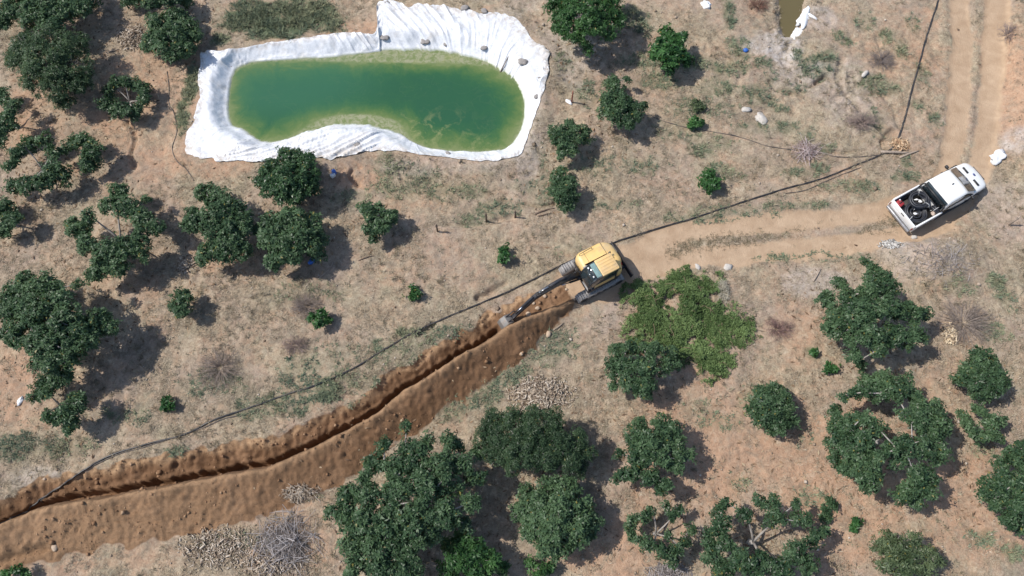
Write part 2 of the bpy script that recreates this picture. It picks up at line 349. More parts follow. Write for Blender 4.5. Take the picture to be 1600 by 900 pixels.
class MB:
    def __init__(s): s.v = []; s.f = []
    def add(s, V, F):
        n = len(s.v); s.v += [tuple(p) for p in V]; s.f += [tuple(i+n for i in f) for f in F]; return s
    def box(s, c, d, rot=None):
        x, y, z = (k/2 for k in d)
        P = [Vector((a*x, b*y, e*z)) for e in (-1, 1) for a, b in ((-1, -1), (1, -1), (1, 1), (-1, 1))]
        if rot is not None: P = [rot @ p for p in P]
        return s.add([p+Vector(c) for p in P], [(3, 2, 1, 0), (4, 5, 6, 7), (0, 1, 5, 4), (1, 2, 6, 5), (2, 3, 7, 6), (3, 0, 4, 7)])
    def prism(s, prof, y0, y1):          # (x,z) outline pulled along y
        n = len(prof); P = [(a, y0, b) for a, b in prof]+[(a, y1, b) for a, b in prof]
        area = sum(prof[i][0]*prof[(i+1) % n][1]-prof[(i+1) % n][0]*prof[i][1] for i in range(n))
        F = [tuple(range(n)), tuple(range(2*n-1, n-1, -1))]+[(i, i+n, (i+1) % n+n, (i+1) % n) for i in range(n)]
        if area < 0: F = [tuple(reversed(f)) for f in F]
        return s.add(P, F)
    def slab(s, outline, layers):        # plan outline (ccw), layers of (z, inset)
        n = len(outline); P = np.array(outline, float)
        e = np.roll(P, -1, 0)-P; nn = np.stack([e[:, 1], -e[:, 0]], 1); nn /= np.linalg.norm(nn, axis=1)[:, None]+1e-9
        b = nn+np.roll(nn, 1, 0); b /= np.linalg.norm(b, axis=1)[:, None]+1e-9
        V = []; F = []
        for z, ins in layers:
            Q = P-b*ins
            zz = z if callable(z) else (lambda x, y, z=z: z)
            V += [(q[0], q[1], zz(q[0], q[1])) for q in Q]
        for k in range(len(layers)-1):
            for i in range(n): j = (i+1) % n; F.append((k*n+i, k*n+j, (k+1)*n+j, (k+1)*n+i))
        F.append(tuple(range(n-1, -1, -1))); F.append(tuple((len(layers)-1)*n+i for i in range(n)))
        return s.add(V, F)
    def tube(s, path, rad, n=8, cap=True):
        path = [Vector(p) for p in path]; V = []; F = []
        if not hasattr(rad, '__len__'): rad = [rad]*len(path)
        up = Vector((0, 0, 1)); prev = None
        for i, p in enumerate(path):
            d = (path[min(i+1, len(path)-1)]-path[max(i-1, 0)])
            d = d.normalized() if d.length > 1e-9 else Vector((0, 0, 1))
            if prev is None:
                a = d.cross(up if abs(d.z) < .9 else Vector((1, 0, 0))).normalized()
            else:
                a = (prev-d*prev.dot(d)); a = a.normalized() if a.length > 1e-6 else d.orthogonal().normalized()
            prev = a; b = d.cross(a)
            V += [p+(a*math.cos(2*math.pi*k/n)+b*math.sin(2*math.pi*k/n))*rad[i] for k in range(n)]
        for i in range(len(path)-1):
            for k in range(n):
                F.append((i*n+k, i*n+(k+1) % n, (i+1)*n+(k+1) % n, (i+1)*n+k))
        if cap: F.append(tuple(range(n-1, -1, -1))); F.append(tuple((len(path)-1)*n+k for k in range(n)))
        return s.add(V, F)
    def build(s, name, m, parent=None, smooth=False, bevel=0, loc=None):
        o = raw_mesh(name, np.array(s.v), s.f, m, parent, smooth, loc=loc)
        if bevel:
            b = o.modifiers.new('bevel', 'BEVEL'); b.width = bevel; b.segments = 2; b.limit_method = 'ANGLE'; b.angle_limit = R(35)
            b.harden_normals = False
        return o
# ---------------------------------------------------------------- the ground: one height field, fine in view, coarse to the horizon
M_ground = ground_material()
def axis(a, b, s, far):
    core = np.arange(a, b+s/2, s); out = []; d = s; v = b
    while v < far: d *= 1.22; v += d; out.append(v)
    lo = []; d = s; v = a
    while v > -far: d *= 1.22; v -= d; lo.append(v)
    return np.concatenate([lo[::-1], core, out])
def build_ground():
    GX = axis(-37.5, 37.5, .085, 900); GY = axis(-17.5, 22.5, .085, 900)
    X, Y = np.meshgrid(GX, GY); T = terrain(X, Y, True)
    V = np.stack([X.ravel(), Y.ravel(), T['z'].ravel()], 1)
    nx = len(GX); ny = len(GY)
    I = (np.arange(ny-1)[:, None]*nx+np.arange(nx-1)[None, :]).ravel()
    Q = np.stack([I, I+1, I+nx+1, I+nx], 1)
    cls = np.zeros(len(I), int)
    cls[T['roadm'][I] > .5] = 1
    cls[T['soil'][I] > .5] = 3; cls[T['trench'][I] > .5] = 2
    for k, name in enumerate(('ground', 'dirt_road', 'trench', 'soil_ridge')):
        q = Q[cls == k]; u, inv = np.unique(q, return_inverse=True)
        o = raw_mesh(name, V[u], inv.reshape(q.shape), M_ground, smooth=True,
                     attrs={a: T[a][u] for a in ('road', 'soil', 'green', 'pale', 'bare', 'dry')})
        tag(o, {'ground': 'dry orchard ground of straw, bare earth and weeds', 'dirt_road': 'pale dirt track with two wheel ruts',
                'trench': 'freshly dug narrow trench', 'soil_ridge': 'ridge of brown dug soil along the trench'}[name], kind='structure')
build_ground()

# ---------------------------------------------------------------- pond
def water_material():
    m, t, b = mat('pond_water'); p = pos_(t)
    dep = attr_(t, 'depth')
    n = noise_(t, .55, 5, .6, p, 1.2); n2 = noise_(t, 3.2, 5, .7, p, .8)
    f = math_(t, 'ADD', dep, math_(t, 'MULTIPLY_ADD', n, .95, -.475))
    f = math_(t, 'ADD', f, math_(t, 'MULTIPLY_ADD', n2, .35, -.175))
    c = ramp_(t, f, [(.02, (.150, .185, .075)), (.20, (.098, .150, .050)), (.45, (.052, .118, .042)), (.72, (.028, .094, .042)), (1, (.024, .086, .043))])
    te = math_(t, 'MULTIPLY', attr_(t, 'teal'), ramp_(t, f, [(.1, g2(.2)), (.4, g2(.55))]))
    c = mix_(t, te, c, (.040, .128, .074))
    cr = ramp_(t, noise_(t, .33, 3, .5, p, 2.2), [(.485, g2(0)), (.498, g2(.14)), (.502, g2(.14)), (.515, g2(0))])
    c = mix_(t, cr, c, (.075, .135, .066))
    sc_ = math_(t, 'MULTIPLY', ramp_(t, dep, [(.0, g2(1)), (.10, g2(0))]), ramp_(t, n2, [(.42, g2(0)), (.58, g2(.9))]))
    c = mix_(t, sc_, c, (.27, .27, .17))
    al = ramp_(t, noise_(t, 1.1, 6, .7, p, .5), [(.52, g2(0)), (.66, g2(1))])
    al = math_(t, 'MULTIPLY', al, attr_(t, 'algae'))
    c = mix_(t, math_(t, 'MULTIPLY', al, .8), c, (.25, .255, .115))
    t.links.new(c, b.inputs['Base Color']); b.inputs['Roughness'].default_value = .13; b.inputs['IOR'].default_value = 1.33
    bump_(t, b, noise_(t, 3.5, 3, .5, p), .06, .03)
    return m
def build_pond():
    P = catmull(INN, 6, True)
    lo, hi = P.min(0)-.6, P.max(0)+.6; s = .14
    gx = np.arange(lo[0], hi[0], s); gy = np.arange(lo[1], hi[1], s)
    X, Y = np.meshgrid(gx, gy); D = sdpoly(X.ravel(), Y.ravel(), P)
    nx = len(gx); I = (np.arange(len(gy)-1)[:, None]*nx+np.arange(nx-1)[None, :]).ravel()
    Q = np.stack([I, I+1, I+nx+1, I+nx], 1); Q = Q[D[Q].min(1) < .35]
    u, inv = np.unique(Q, return_inverse=True)
    x, y, d = X.ravel()[u], Y.ravel()[u], -D[u]
    tx, ty = at(440, 120, WATER_Z); bx, by = at(650, 205, WATER_Z); ux, uy = at(650, 85, WATER_Z)
    sh = np.exp(-(((x-ux)/4.6)**2+((y-uy)/1.3)**2))*.55     # shallow shelf under the algae along the top
    sh2 = np.exp(-(((x-at(560,185,0)[0])/3.4)**2+((y-at(560,185,0)[1])/1.0)**2))*.4
    depth = np.clip(d/2.4, 0, 1)-sh-sh2
    teal = 1-ss(2.2, 6.6, np.hypot((x-tx)/1.25, (y-ty)*1.5))
    alg = np.maximum(np.exp(-(((x-bx)/3.0)**2+((y-by)/1.2)**2)), .9*np.exp(-(((x-ux-1)/5)**2+((y-uy)/.9)**2)))
    ax, ay = at(760, 232, WATER_Z); alg = np.maximum(alg, np.exp(-(((x-ax)/1.6)**2+((y-ay)/.8)**2)))
    V = np.stack([x, y, np.full(len(x), WATER_Z)], 1)
    o = raw_mesh('pond_water', V, inv.reshape(Q.shape), water_material(), smooth=True, attrs=dict(depth=depth, teal=teal, algae=alg))
    tag(o, 'still green algae-clouded water filling the lined pond', kind='structure')
    m, t, b = mat('puddle_water'); b.inputs['Base Color'].default_value = (.115, .092, .040, 1); b.inputs['Roughness'].default_value = .12
    L = np.vstack([PUD[:1], PUD]); Z = gz(*at(1238, 10, -.1))+.30
    x0, x1, y0, y1 = PUD[:, 0].min()-.5, PUD[:, 0].max()+.5, PUD[:, 1].min()-.5, PUD[:, 1].max()+.5
    o = raw_mesh('puddle_water', np.array([(x0, y0, Z), (x1, y0, Z), (x1, y1, Z), (x0, y1, Z)]), [(0, 1, 2, 3)], m)
    tag(o, 'murky brown water in a small second pit', kind='structure')
build_pond()
def liner_material():
    m, t, b = mat('white_plastic_sheet'); p = pos_(t)
    n = noise_(t, .9, 6, .65, p, .4); n2 = noise_(t, 6, 5, .7, p)
    c = ramp_(t, n2, [(.3, (.57, .58, .60)), (.6, (.70, .71, .73))])
    c = mix_(t, ramp_(t, n, [(.50, g2(0)), (.72, g2(.6))]), c, (.52, .47, .41))
    d3 = math_(t, 'MULTIPLY', ramp_(t, noise_(t, 2.6, 6, .7, p, .8), [(.44, g2(0)), (.62, g2(1))]), attr_(t, 'hem'))
    c = mix_(t, math_(t, 'MULTIPLY', d3, .75), c, (.36, .29, .22))
    c = mix_(t, math_(t, 'MULTIPLY', attr_(t, 'wet'), .9), c, (.20, .23, .10))
    t.links.new(c, b.inputs['Base Color']); b.inputs['Roughness'].default_value = .42
    bump_(t, b, noise_(t, 9, 4, .6, p, 1.0), .35, .04)
    return m
def build_liner():
    K = 34; Pout = catmull(np.array([p[0] for p in PAIRS], float), K, True); Pin = catmull(np.array([p[1] for p in PAIRS], float), K, True)
    ox, oy = at(Pout[:, 0], Pout[:, 1], .35); ix, iy = at(Pin[:, 0], Pin[:, 1], WATER_Z)
    n = len(ox); arc = np.cumsum(np.hypot(*(np.roll(np.stack([(ox+ix)/2, (oy+iy)/2]), -1, 1)-np.stack([(ox+ix)/2, (oy+iy)/2]))))
    jag = (fbm(arc, arc*0, 4, 5, 1.1)-.5)*.62           # ragged outer hem
    FLAP = arc[int(8.5*K)]; BOT = ss(arc[23*K], arc[25*K], arc)*(1-ss(arc[31*K], arc[32*K], arc))
    NT = 30; V = []; wet = []; hem = []
    for j in range(NT+5):
        t = j/NT
        tt = np.full(n, t)
        tt = np.where(tt < .3, tt+jag*(1-tt/.3)*.5, tt)
        x = ox+(ix-ox)*tt; y = oy+(iy-oy)*tt
        z = terrain(x, y)
        w = np.hypot(ix-ox, iy-oy)
        sk = arc+(BOT*2.6+.9*np.sin(arc*.23+2)+.5*(fbm(arc, arc*0+t, 2, 39, .25)-.5))*t*w                 # folds lean one way or the other
        def fold(f, s, k):
            r = 1-np.abs(2*vn(sk*f, t*w*k+3.1, s)-1); return r**3.5
        lo_ = ss(.40, .72, fbm(arc, np.full(n, t*1.3), 2, 31, .33)); flap = np.exp(-((arc-FLAP)/3.0)**2)
        amp = .03+.17*np.maximum(lo_, .8*flap)
        z = z+.05+amp*(fold(1.1, 1, .3)*.9+fold(2.6, 2, .5)*.6+fold(6.0, 3, .8)*.25)*ss(0, .08, t+.05)*(1-.6*ss(.75, 1.05, t))
        z = z+.16*(fbm(x, y, 3, 77, 1.5)-.5)*ss(0, .2, t)*(1-ss(.85, 1, t))
        z = np.maximum(z, WATER_Z-.25) if t > .9 else z
        z = z+.16*(fbm(x, y, 3, 79, 1.3)-.5)*ss(.6, .9, t)
        if t > 1.08: z = np.minimum(z, WATER_Z-.04)
        V.append(np.stack([x, y, z], 1)); wet.append(ss(-.12, .02, -(z-WATER_Z)+.0)*ss(.7, 1, t)); hem.append(np.full(n, 1-ss(.0, .45, t)))
    V = np.concatenate(V); wet = np.concatenate(wet)
    F = []
    for j in range(NT+4):
        a = j*n+np.arange(n); b = j*n+(np.arange(n)+1) % n
        F.append(np.stack([a, a+n, b+n, b], 1))
    o = raw_mesh('pond_liner', V, np.concatenate(F), liner_material(), smooth=True, attrs={'wet': wet, 'hem': np.concatenate(hem)})
    tag(o, 'white wrinkled plastic sheet lining the edge of the green pond', 'pond liner')
build_liner()

# ---------------------------------------------------------------- trees
LEAF = {'fig': leaf_material('fig_leaf', (.021, .049, .023), (.080, .133, .063)),
        'olive': leaf_material('fine_olive_leaf', (.020, .042, .020), (.066, .106, .050)),
        'gloss': leaf_material('glossy_leaf', (.018, .047, .019), (.066, .122, .052), .36, .12),
        'light': leaf_material('light_green_leaf', (.020, .058, .018), (.064, .138, .044)),
        'pale': leaf_material('pale_green_leaf', (.034, .058, .026), (.115, .150, .075)),
        'bright': leaf_material('young_green_leaf', (.016, .055, .018), (.055, .135, .038))}
M_bark = simple('grey_bark', (.31, .285, .26), .85, 0, .25, 9, (.20, .17, .14), .5, .1, .4)
# leaf length, width, leaves per rosette, rosettes per m2 of clump, droop
KIND = {'fig': (.190, .086, 7, 17), 'olive': (.15, .05, 8, 22), 'gloss': (.17, .075, 7, 20), 'light': (.20, .085, 7, 13), 'pale': (.18, .07, 7, 14), 'bright': (.20, .10, 7, 13)}
def leaves(P, N, L, Wd, k, droop=.35):
    """rosettes of folded leaves at P with axes N"""
    n = len(P); N = N/np.linalg.norm(N, axis=1)[:, None]
    a = np.cross(N, rng.normal(size=(n, 3))); a /= np.linalg.norm(a, axis=1)[:, None]; b = np.cross(N, a)
    th = (np.arange(k)[None, :]*2*np.pi/k+rng.uniform(-.35, .35, (n, k)))
    el = rng.normal(.30, .32, (n, k)); ln = L*rng.uniform(.75, 1.2, (n, 1))*rng.uniform(.55, 1.25, (n, k)); wd = Wd*rng.uniform(.75, 1.25, (n, k))
    rad = a[:, None]*np.cos(th)[..., None]+b[:, None]*np.sin(th)[..., None]
    d = rad*np.cos(el)[..., None]+N[:, None]*np.sin(el)[..., None]
    side = np.cross(d, N[:, None]); side /= np.linalg.norm(side, axis=2)[..., None]+1e-6
    nn = np.cross(side, d)
    roll = rng.normal(0, .35, (n, k))[..., None]; side = side*np.cos(roll)+nn*np.sin(roll)
    p0 = P[:, None]+d*.02
    mid = p0+d*(ln*.52)[..., None]+nn*(ln*.05)[..., None]
    lf = mid+side*(wd/2)[..., None]+nn*(wd*.16)[..., None]; rt = mid-side*(wd/2)[..., None]+nn*(wd*.16)[..., None]
    tip = p0+d*ln[..., None]-nn*(ln*droop*rng.uniform(.2, 1.2, (n, k)))[..., None]
    V = np.stack([p0, lf, tip, rt], 2).reshape(-1, 3)
    m = n*k; I = np.arange(m)*4
    F = np.stack([I, I+1, I+2, I+3], 1)
    tint = np.repeat(np.clip(rng.normal(.5, .2, n)[:, None]+rng.normal(0, .13, (n, k)), 0, 1).ravel(), 4)
    return V, F, tint
def sph(n, zmin=-1.):
    z = rng.uniform(zmin, 1, n); a = rng.uniform(0, 2*np.pi, n); r = np.sqrt(1-z*z)
    return np.stack([r*np.cos(a), r*np.sin(a), z], 1)
def fill(B):
    """smaller clumps between neighbours, so a crown closes where its clumps nearly touch"""
    out = list(map(tuple, B))
    for i in range(len(B)):
        for j in range(i):
            d = math.hypot(B[i][0]-B[j][0], B[i][1]-B[j][1]); s = B[i][2]+B[j][2]
            if .70*s < d < 1.12*s: out.append(((B[i][0]+B[j][0])/2, (B[i][1]+B[j][1])/2, s*.27))
    return out
def tree(name, label, cat, blobs, kind, height, dens=1.0, group=None, limbs=1.0, flat=.30):
    B = np.array(fill(blobs) if len(blobs) > 5 else blobs, float)
    c = np.average(B[:, :2], axis=0, weights=B[:, 2]); m0 = mpp(c[0], c[1], height*.5)
    bx, by = at(c[0], c[1], height*.45); bx, by = float(bx), float(by); z0 = gz(bx, by)-.05
    root = thing(name, (bx, by, z0), label, cat, group)
    Rm = max(np.hypot(B[:, 0]-c[0], B[:, 1]-c[1]).max(), 1)
    Lf, Wf, k, dn = KIND[kind]; lv = rng.uniform(.86, 1.10); Lf *= lv; Wf *= lv; dn /= lv**1.5; shade = rng.uniform(-.13, .13)
    cen = []; rad = []
    for px, py, r in B:
        rho = math.hypot(px-c[0], py-c[1])/Rm
        rm = r*m0*1.08
        zz = height*(.80-flat*rho*rho)+rng.uniform(-.06, .06)*height-rm*.45
        zz = max(zz, rm*.55)
        x, y = at(px, py, z0+zz); cen.append((float(x)-bx, float(y)-by, zz)); rad.append(rm)
    cen = np.array(cen); rad = np.array(rad)
    Ps = []; Ns = []
    for ci, ri in zip(cen, rad):
        ns = max(3, int(6.5*ri/.42)); sr = min(max(.50*ri, .12), .34)
        dirs = sph(ns, -.45); sub = ci+dirs*np.array([1, 1, .8])*(ri-sr*.8)*rng.uniform(.72, 1.08, (ns, 1))
        for s in np.vstack([sub, ci[None]]):
            rr = sr*rng.uniform(.75, 1.25)
            q = max(4, int(dn*dens*4*math.pi*rr*rr*.62+.5))
            d = sph(q, -.55)
            Ps.append(s+d*np.array([1, 1, .75])*rr*rng.uniform(.55, 1.05, (q, 1)))
            Ns.append(d*.75+np.array([0, 0, .75])+rng.normal(0, .15, (q, 3)))
    P = np.concatenate(Ps); N = np.concatenate(Ns)
    far = rng.uniform(0, 1, len(P)) < .07; P = P+far[:, None]*N/np.linalg.norm(N, axis=1)[:, None]*rng.uniform(.08, .30, (len(P), 1))
    keep = P[:, 2] > .05; P, N = P[keep], N[keep]
    V, F, t = leaves(P, N, Lf, Wf, k)
    # trunk and a limb to each clump
    tb = MB(); r0 = (.040+.022*height)*limbs
    fk = Vector((0, 0, height*.22))
    tb.tube([(0, 0, -.15), (0.01, 0, height*.08), (rng.uniform(-.05, .05), rng.uniform(-.05, .05), height*.15), fk], [r0*1.5, r0*1.1, r0, r0*.9], 9)
    order = np.argsort(np.hypot(cen[:, 0], cen[:, 1])); made = []
    for i in order:
        e = Vector(cen[i]); st_ = fk; rs = r0*.62
        for j in made:                    # branch off the nearest limb that is closer to the trunk
            q = Vector(cen[j])
            if (q-e).length < (st_-e).length*.62: st_ = q; rs = r0*.36
        mid = st_.lerp(e, .5)+Vector((rng.uniform(-.12, .12), rng.uniform(-.12, .12), .10*height*(.3 if st_ is fk else .1)))
        pts = [st_*(1-s)**2+mid*2*s*(1-s)+e*s*s for s in (0, .25, .5, .75, 1)]
        tb.tube(pts, [rs, rs*.85, rs*.7, rs*.5, rs*.25], 6); made.append(i)
        for _ in range(3):
            d = Vector(sph(1, -.1)[0])*float(rad[i])*.8
            tb.tube([e*.85+st_*.15, e+d*.5, e+d], [rs*.4, rs*.25, .006], 5)
    tb.build('trunk', M_bark, root, smooth=True)
    t = np.where(np.repeat(rng.uniform(0, 1, len(t)//4), 4) < .007, 2, t*.93)
    raw_mesh('crown', V, F, LEAF[kind], root, attrs={'tint': np.where(t > 1.5, 1, np.clip(t+shade+np.repeat(.45*(np.array([vn(P[:, 0]*.9+bx, P[:, 1]*.9+by, 55)])[0]-.5).repeat(k), 4), 0, .88))})
    return root
TREES = [
 ('orchard_tree', 'dark broad orchard tree filling the top left corner', 'fig', 3.0, 1, [(20,12,22),(60,30,26),(95,20,26),(125,12,20),(40,-10,30),(100,-15,28),(85,42,14),(8,35,14),(140,-5,18)]),
 ('orchard_tree', 'dense fine leaved dark green tree just below the top left corner', 'olive', 3.6, 1, [(45,78,28),(80,68,28),(110,75,28),(75,100,32),(112,105,30),(60,125,25),(95,138,26),(28,98,20),(127,130,18),(35,70,18),(100,160,14),(18,85,12),(125,60,12)]),
 ('orchard_tree', 'dark green orchard tree right of the pale wood heap near the pond', 'fig', 2.6, 1, [(250,40,22),(273,30,20),(240,65,18),(265,68,24),(295,50,20),(285,80,18),(305,60,12),(233,72,12),(268,90,11)]),
 ('orchard_tree', 'orchard tree cut by the top frame edge above the pale wood heap', 'fig', 2.4, 1, [(208,0,16),(235,3,14),(265,-2,18),(290,2,12),(250,-15,20)]),
 ('orchard_tree', 'small ring shaped orchard tree with an open centre left of the pond', 'fig', 2.2, .9, [(185,130,13),(205,127,13),(223,138,12),(225,158,13),(210,175,13),(187,173,14),(168,162,13),(170,143,11)]),
 ('orchard_tree', 'narrow orchard tree cut by the left frame edge under the fine leaved tree', 'fig', 2.4, .9, [(5,150,14),(20,165,12),(12,187,15),(2,203,14),(22,198,9),(0,222,10)]),
 ('orchard_tree', 'open sparse orchard tree with bare limbs in its hollow middle near the left edge', 'fig', 2.4, .75, [(50,225,13),(72,220,12),(30,237,13),(18,255,12),(82,240,11),(84,262,12),(97,270,14),(70,284,15),(45,291,15),(20,290,12),(100,284,11)]),
 ('orchard_tree', 'small compact orchard tree just right of the open sparse one', 'fig', 2.1, .95, [(113,227,14),(132,220,13),(150,232,13),(140,250,15),(150,258,11),(135,264,9),(104,235,9)]),
 ('orchard_tree', 'half visible orchard tree at the left frame edge level with the ring shaped tree', 'fig', 2.2, .95, [(5,325,17),(18,343,15),(5,365,15),(25,340,10)]),
 ('orchard_tree', 'large orchard tree with pale limbs showing in a gap on its upper left side', 'fig', 3.2, .9, [(185,302,18),(167,320,13),(200,325,17),(222,345,17),(240,355,15),(123,362,17),(114,347,9),(140,387,16),(165,395,19),(195,385,21),(160,420,18),(187,415,17),(140,336,11),(215,382,17),(228,312,8),(145,432,12),(225,400,10)]),
 ('orchard_tree', 'shaggy dark orchard tree left of the pair under the pond corner', 'fig', 3.2, 1, [(322,300,15),(345,312,19),(367,330,20),(335,335,19),(307,345,17),(295,352,13),(345,365,22),(375,360,19),(355,393,20),(325,395,15),(315,408,9),(375,388,16),(387,340,12),(300,330,9)]),
 ('orchard_tree', 'dense round glossy tree overlapping the white sheet at the pond edge', 'gloss', 3.2, 1.1, [(422,268,18),(450,250,18),(475,258,18),(488,275,14),(455,280,25),(430,295,20),(478,300,19),(410,285,13),(450,308,15),(465,240,11),(445,240,9)]),
 ('orchard_tree', 'broad orchard tree touching the underside of the glossy round tree', 'fig', 2.9, 1, [(425,347,19),(455,342,20),(485,352,18),(440,370,22),(475,375,20),(418,375,16),(455,400,18),(430,410,15),(425,418,9),(500,372,12),(498,398,11),(490,390,12),(405,360,10)]),
 ('orchard_tree', 'small lone orchard tree in dry grass below the pond, blue bottle above it', 'fig', 1.9, 1, [(575,332,13),(593,326,9),(608,340,14),(595,355,15),(580,355,12),(614,332,8),(583,374,8),(568,323,8)]),
 ('orchard_tree', 'very large orchard tree at the left edge, half way down the picture', 'fig', 4.3, .95, [(40,440,16),(75,440,16),(95,452,14),(20,460,18),(55,465,23),(95,472,20),(30,495,24),(70,500,26),(110,500,23),(145,500,15),(163,495,12),(165,515,17),(135,525,21),(100,535,23),(60,535,20),(30,530,16),(80,565,18),(115,560,17),(90,588,15),(60,570,12),(105,588,12),(120,445,8),(5,480,16),(5,520,12)]),
 ('orchard_tree', 'loose orchard tree below the very large left edge tree', 'fig', 2.5, .85, [(67,600,15),(90,597,13),(75,615,13),(56,621,11),(115,632,17),(100,645,15),(115,660,13),(105,671,9),(72,648,11),(85,660,11),(128,625,7)]),
 ('orchard_tree', 'small upright orchard tree alone in dry grass right of the large left edge tree', 'fig', 1.8, 1, [(278,466,12),(290,471,11),(285,485,12),(273,481,10),(291,456,6)]),
 ('orchard_tree', 'tall light green tree cut by the top frame edge right of the pond', 'light', 4.4, 1.05, [(870,10,20),(910,0,24),(950,8,20),(890,33,19),(930,38,20),(958,32,16),(868,40,12),(905,57,13),(918,75,10),(882,55,11),(950,58,11),(955,-12,22),(880,-15,22)]),
 ('orchard_tree', 'bright orchard tree at the top middle, right of the tall light green tree', 'bright', 2.5, 1, [(1040,52,11),(1055,65,15),(1030,75,14),(1045,90,17),(1063,85,13),(1045,107,11),(1070,56,6),(1022,88,9),(1077,95,9)]),
 ('orchard_tree', 'two lobed orchard tree below the tall light green tree at the top', 'fig', 2.6, 1, [(955,127,13),(962,140,12),(980,125,6),(948,160,16),(975,165,17),(990,178,15),(965,185,15),(1003,168,9),(945,175,11),(985,195,9)]),
 ('orchard_tree', 'small orchard tree right of the pond corner, upper of two', 'fig', 2.2, 1, [(870,207,13),(890,199,12),(910,207,12),(916,220,9),(890,220,15),(866,220,9),(880,235,11),(900,236,9),(875,247,6)]),
 ('orchard_tree', 'small orchard tree right of the pond corner, lower of two', 'fig', 2.1, 1.05, [(880,263,9),(872,280,13),(890,287,14),(880,305,15),(866,300,10),(896,305,11),(885,321,11)]),
 ('orchard_tree', 'large spreading orchard tree below the stony mound and the pickup', 'fig', 4.2, .95, [(1352,406,8),(1365,425,14),(1380,432,12),(1310,443,12),(1330,460,16),(1360,455,17),(1393,450,13),(1290,470,14),(1310,490,17),(1345,490,21),(1380,480,19),(1410,482,18),(1430,492,13),(1450,492,10),(1296,515,15),(1325,525,19),(1360,525,19),(1395,525,19),(1425,520,14),(1440,530,9),(1335,558,13),(1345,570,9),(1373,545,13),(1415,540,9)]),
 ('orchard_tree', 'orchard tree with an open crown at the right edge, below the dry grey bush', 'fig', 2.5, .95, [(1525,557,15),(1545,560,13),(1511,576,11),(1535,580,17),(1558,587,15),(1555,605,15),(1530,610,15),(1505,594,13),(1493,592,8),(1573,600,7),(1540,622,7)]),
 ('orchard_tree', 'thin orchard tree between the two lowest right edge trees', 'fig', 2.2, .85, [(1530,636,11),(1505,652,11),(1515,667,12),(1545,657,13),(1563,655,11),(1550,675,13),(1530,686,12),(1560,688,9)]),
 ('orchard_tree', 'very large tree with thick pale limbs in its centre at the lower right', 'fig', 4.4, .95, [(1352,595,14),(1384,592,15),(1413,597,14),(1365,613,16),(1397,614,17),(1424,613,15),(1339,613,12),(1320,619,8),(1301,643,13),(1307,664,14),(1333,659,15),(1355,653,13),(1369,667,13),(1328,680,15),(1352,688,15),(1293,691,8),(1309,693,13),(1301,715,11),(1333,707,15),(1358,707,12),(1443,637,17),(1425,650,13),(1461,637,13),(1467,659,16),(1435,664,13),(1413,652,11),(1477,672,12),(1450,675,14),(1389,704,14),(1413,699,16),(1437,701,16),(1459,692,16),(1472,707,12),(1373,717,14),(1405,717,14),(1461,715,12),(1320,733,13),(1345,733,16),(1366,737,14),(1355,755,15),(1368,764,9),(1432,743,16),(1449,747,15),(1421,763,15),(1446,766,15),(1405,774,12),(1428,783,13)]),
 ('orchard_tree', 'compact round orchard tree alone between the bramble and the very large lower right tree', 'fig', 2.5, 1.05, [(1190,612,14),(1210,609,14),(1225,622,13),(1180,632,14),(1205,636,19),(1229,640,14),(1190,655,15),(1215,660,16),(1235,656,11),(1205,671,9),(1170,641,8)]),
 ('orchard_tree', 'orchard tree growing against the lower edge of the bramble patch', 'fig', 2.9, .95, [(965,552,15),(990,542,15),(1020,542,13),(1045,552,13),(955,575,15),(980,577,17),(1010,572,17),(1040,576,13),(1058,572,9),(985,600,15),(1010,599,15),(961,600,9),(1005,617,11)]),
 ('orchard_tree', 'round orchard tree alone in the lower middle with ragged left side', 'fig', 3.2, .95, [(1000,667,15),(1035,662,15),(1050,672,13),(990,690,15),(1020,692,17),(1050,692,17),(1065,706,15),(1079,710,9),(1000,716,15),(1030,716,13),(1055,730,13),(990,740,13),(1015,745,13),(1035,755,13),(966,710,8),(971,740,8),(962,748,6),(1030,769,7)]),
 ('orchard_tree', 'fine leaved olive green tree below the heap of pale wood chips', 'olive', 3.8, 1.05, [(772,657,18),(800,652,18),(835,652,18),(868,657,18),(760,682,20),(790,686,23),(830,686,25),(870,686,23),(903,686,18),(918,710,14),(777,715,21),(812,720,23),(850,720,23),(890,720,19),(908,735,13),(840,645,9)]),
 ('orchard_tree', 'rounded dark orchard tree directly below the olive green tree', 'fig', 3.4, 1, [(827,777,17),(860,762,17),(888,762,17),(816,800,17),(845,796,21),(880,792,19),(913,792,17),(924,815,15),(900,820,19),(865,825,21),(831,830,17),(851,854,15),(880,854,15),(904,844,13),(924,835,11),(866,870,9)]),
 ('orchard_tree', 'biggest orchard tree, at the bottom below the trench', 'fig', 4.9, .95, [(636,669,11),(600,697,14),(635,702,17),(665,692,15),(700,692,15),(719,692,11),(582,727,16),(615,732,18),(650,727,19),(690,727,19),(723,726,15),(566,752,13),(547,776,16),(521,796,14),(580,777,19),(620,767,20),(660,762,23),(700,762,21),(541,811,17),(575,816,21),(615,811,23),(655,806,23),(695,802,21),(742,745,15),(748,705,12),(735,785,15),(728,820,14),(550,845,19),(590,851,23),(635,851,23),(675,842,19),(561,880,18),(600,890,22),(640,890,20),(545,905,14)]),
 ('orchard_tree', 'brighter green orchard tree at the bottom edge right of the biggest tree', 'light', 2.8, .9, [(700,852,16),(724,842,14),(715,872,18),(745,862,16),(768,876,15),(783,890,11),(700,895,15),(738,897,16),(760,905,12)]),
 ('sapling', 'light green sapling at the bottom edge below the rounded dark tree', 'light', 1.4, .95, [(829,881,9),(845,890,11),(860,886,8),(840,902,9)]),
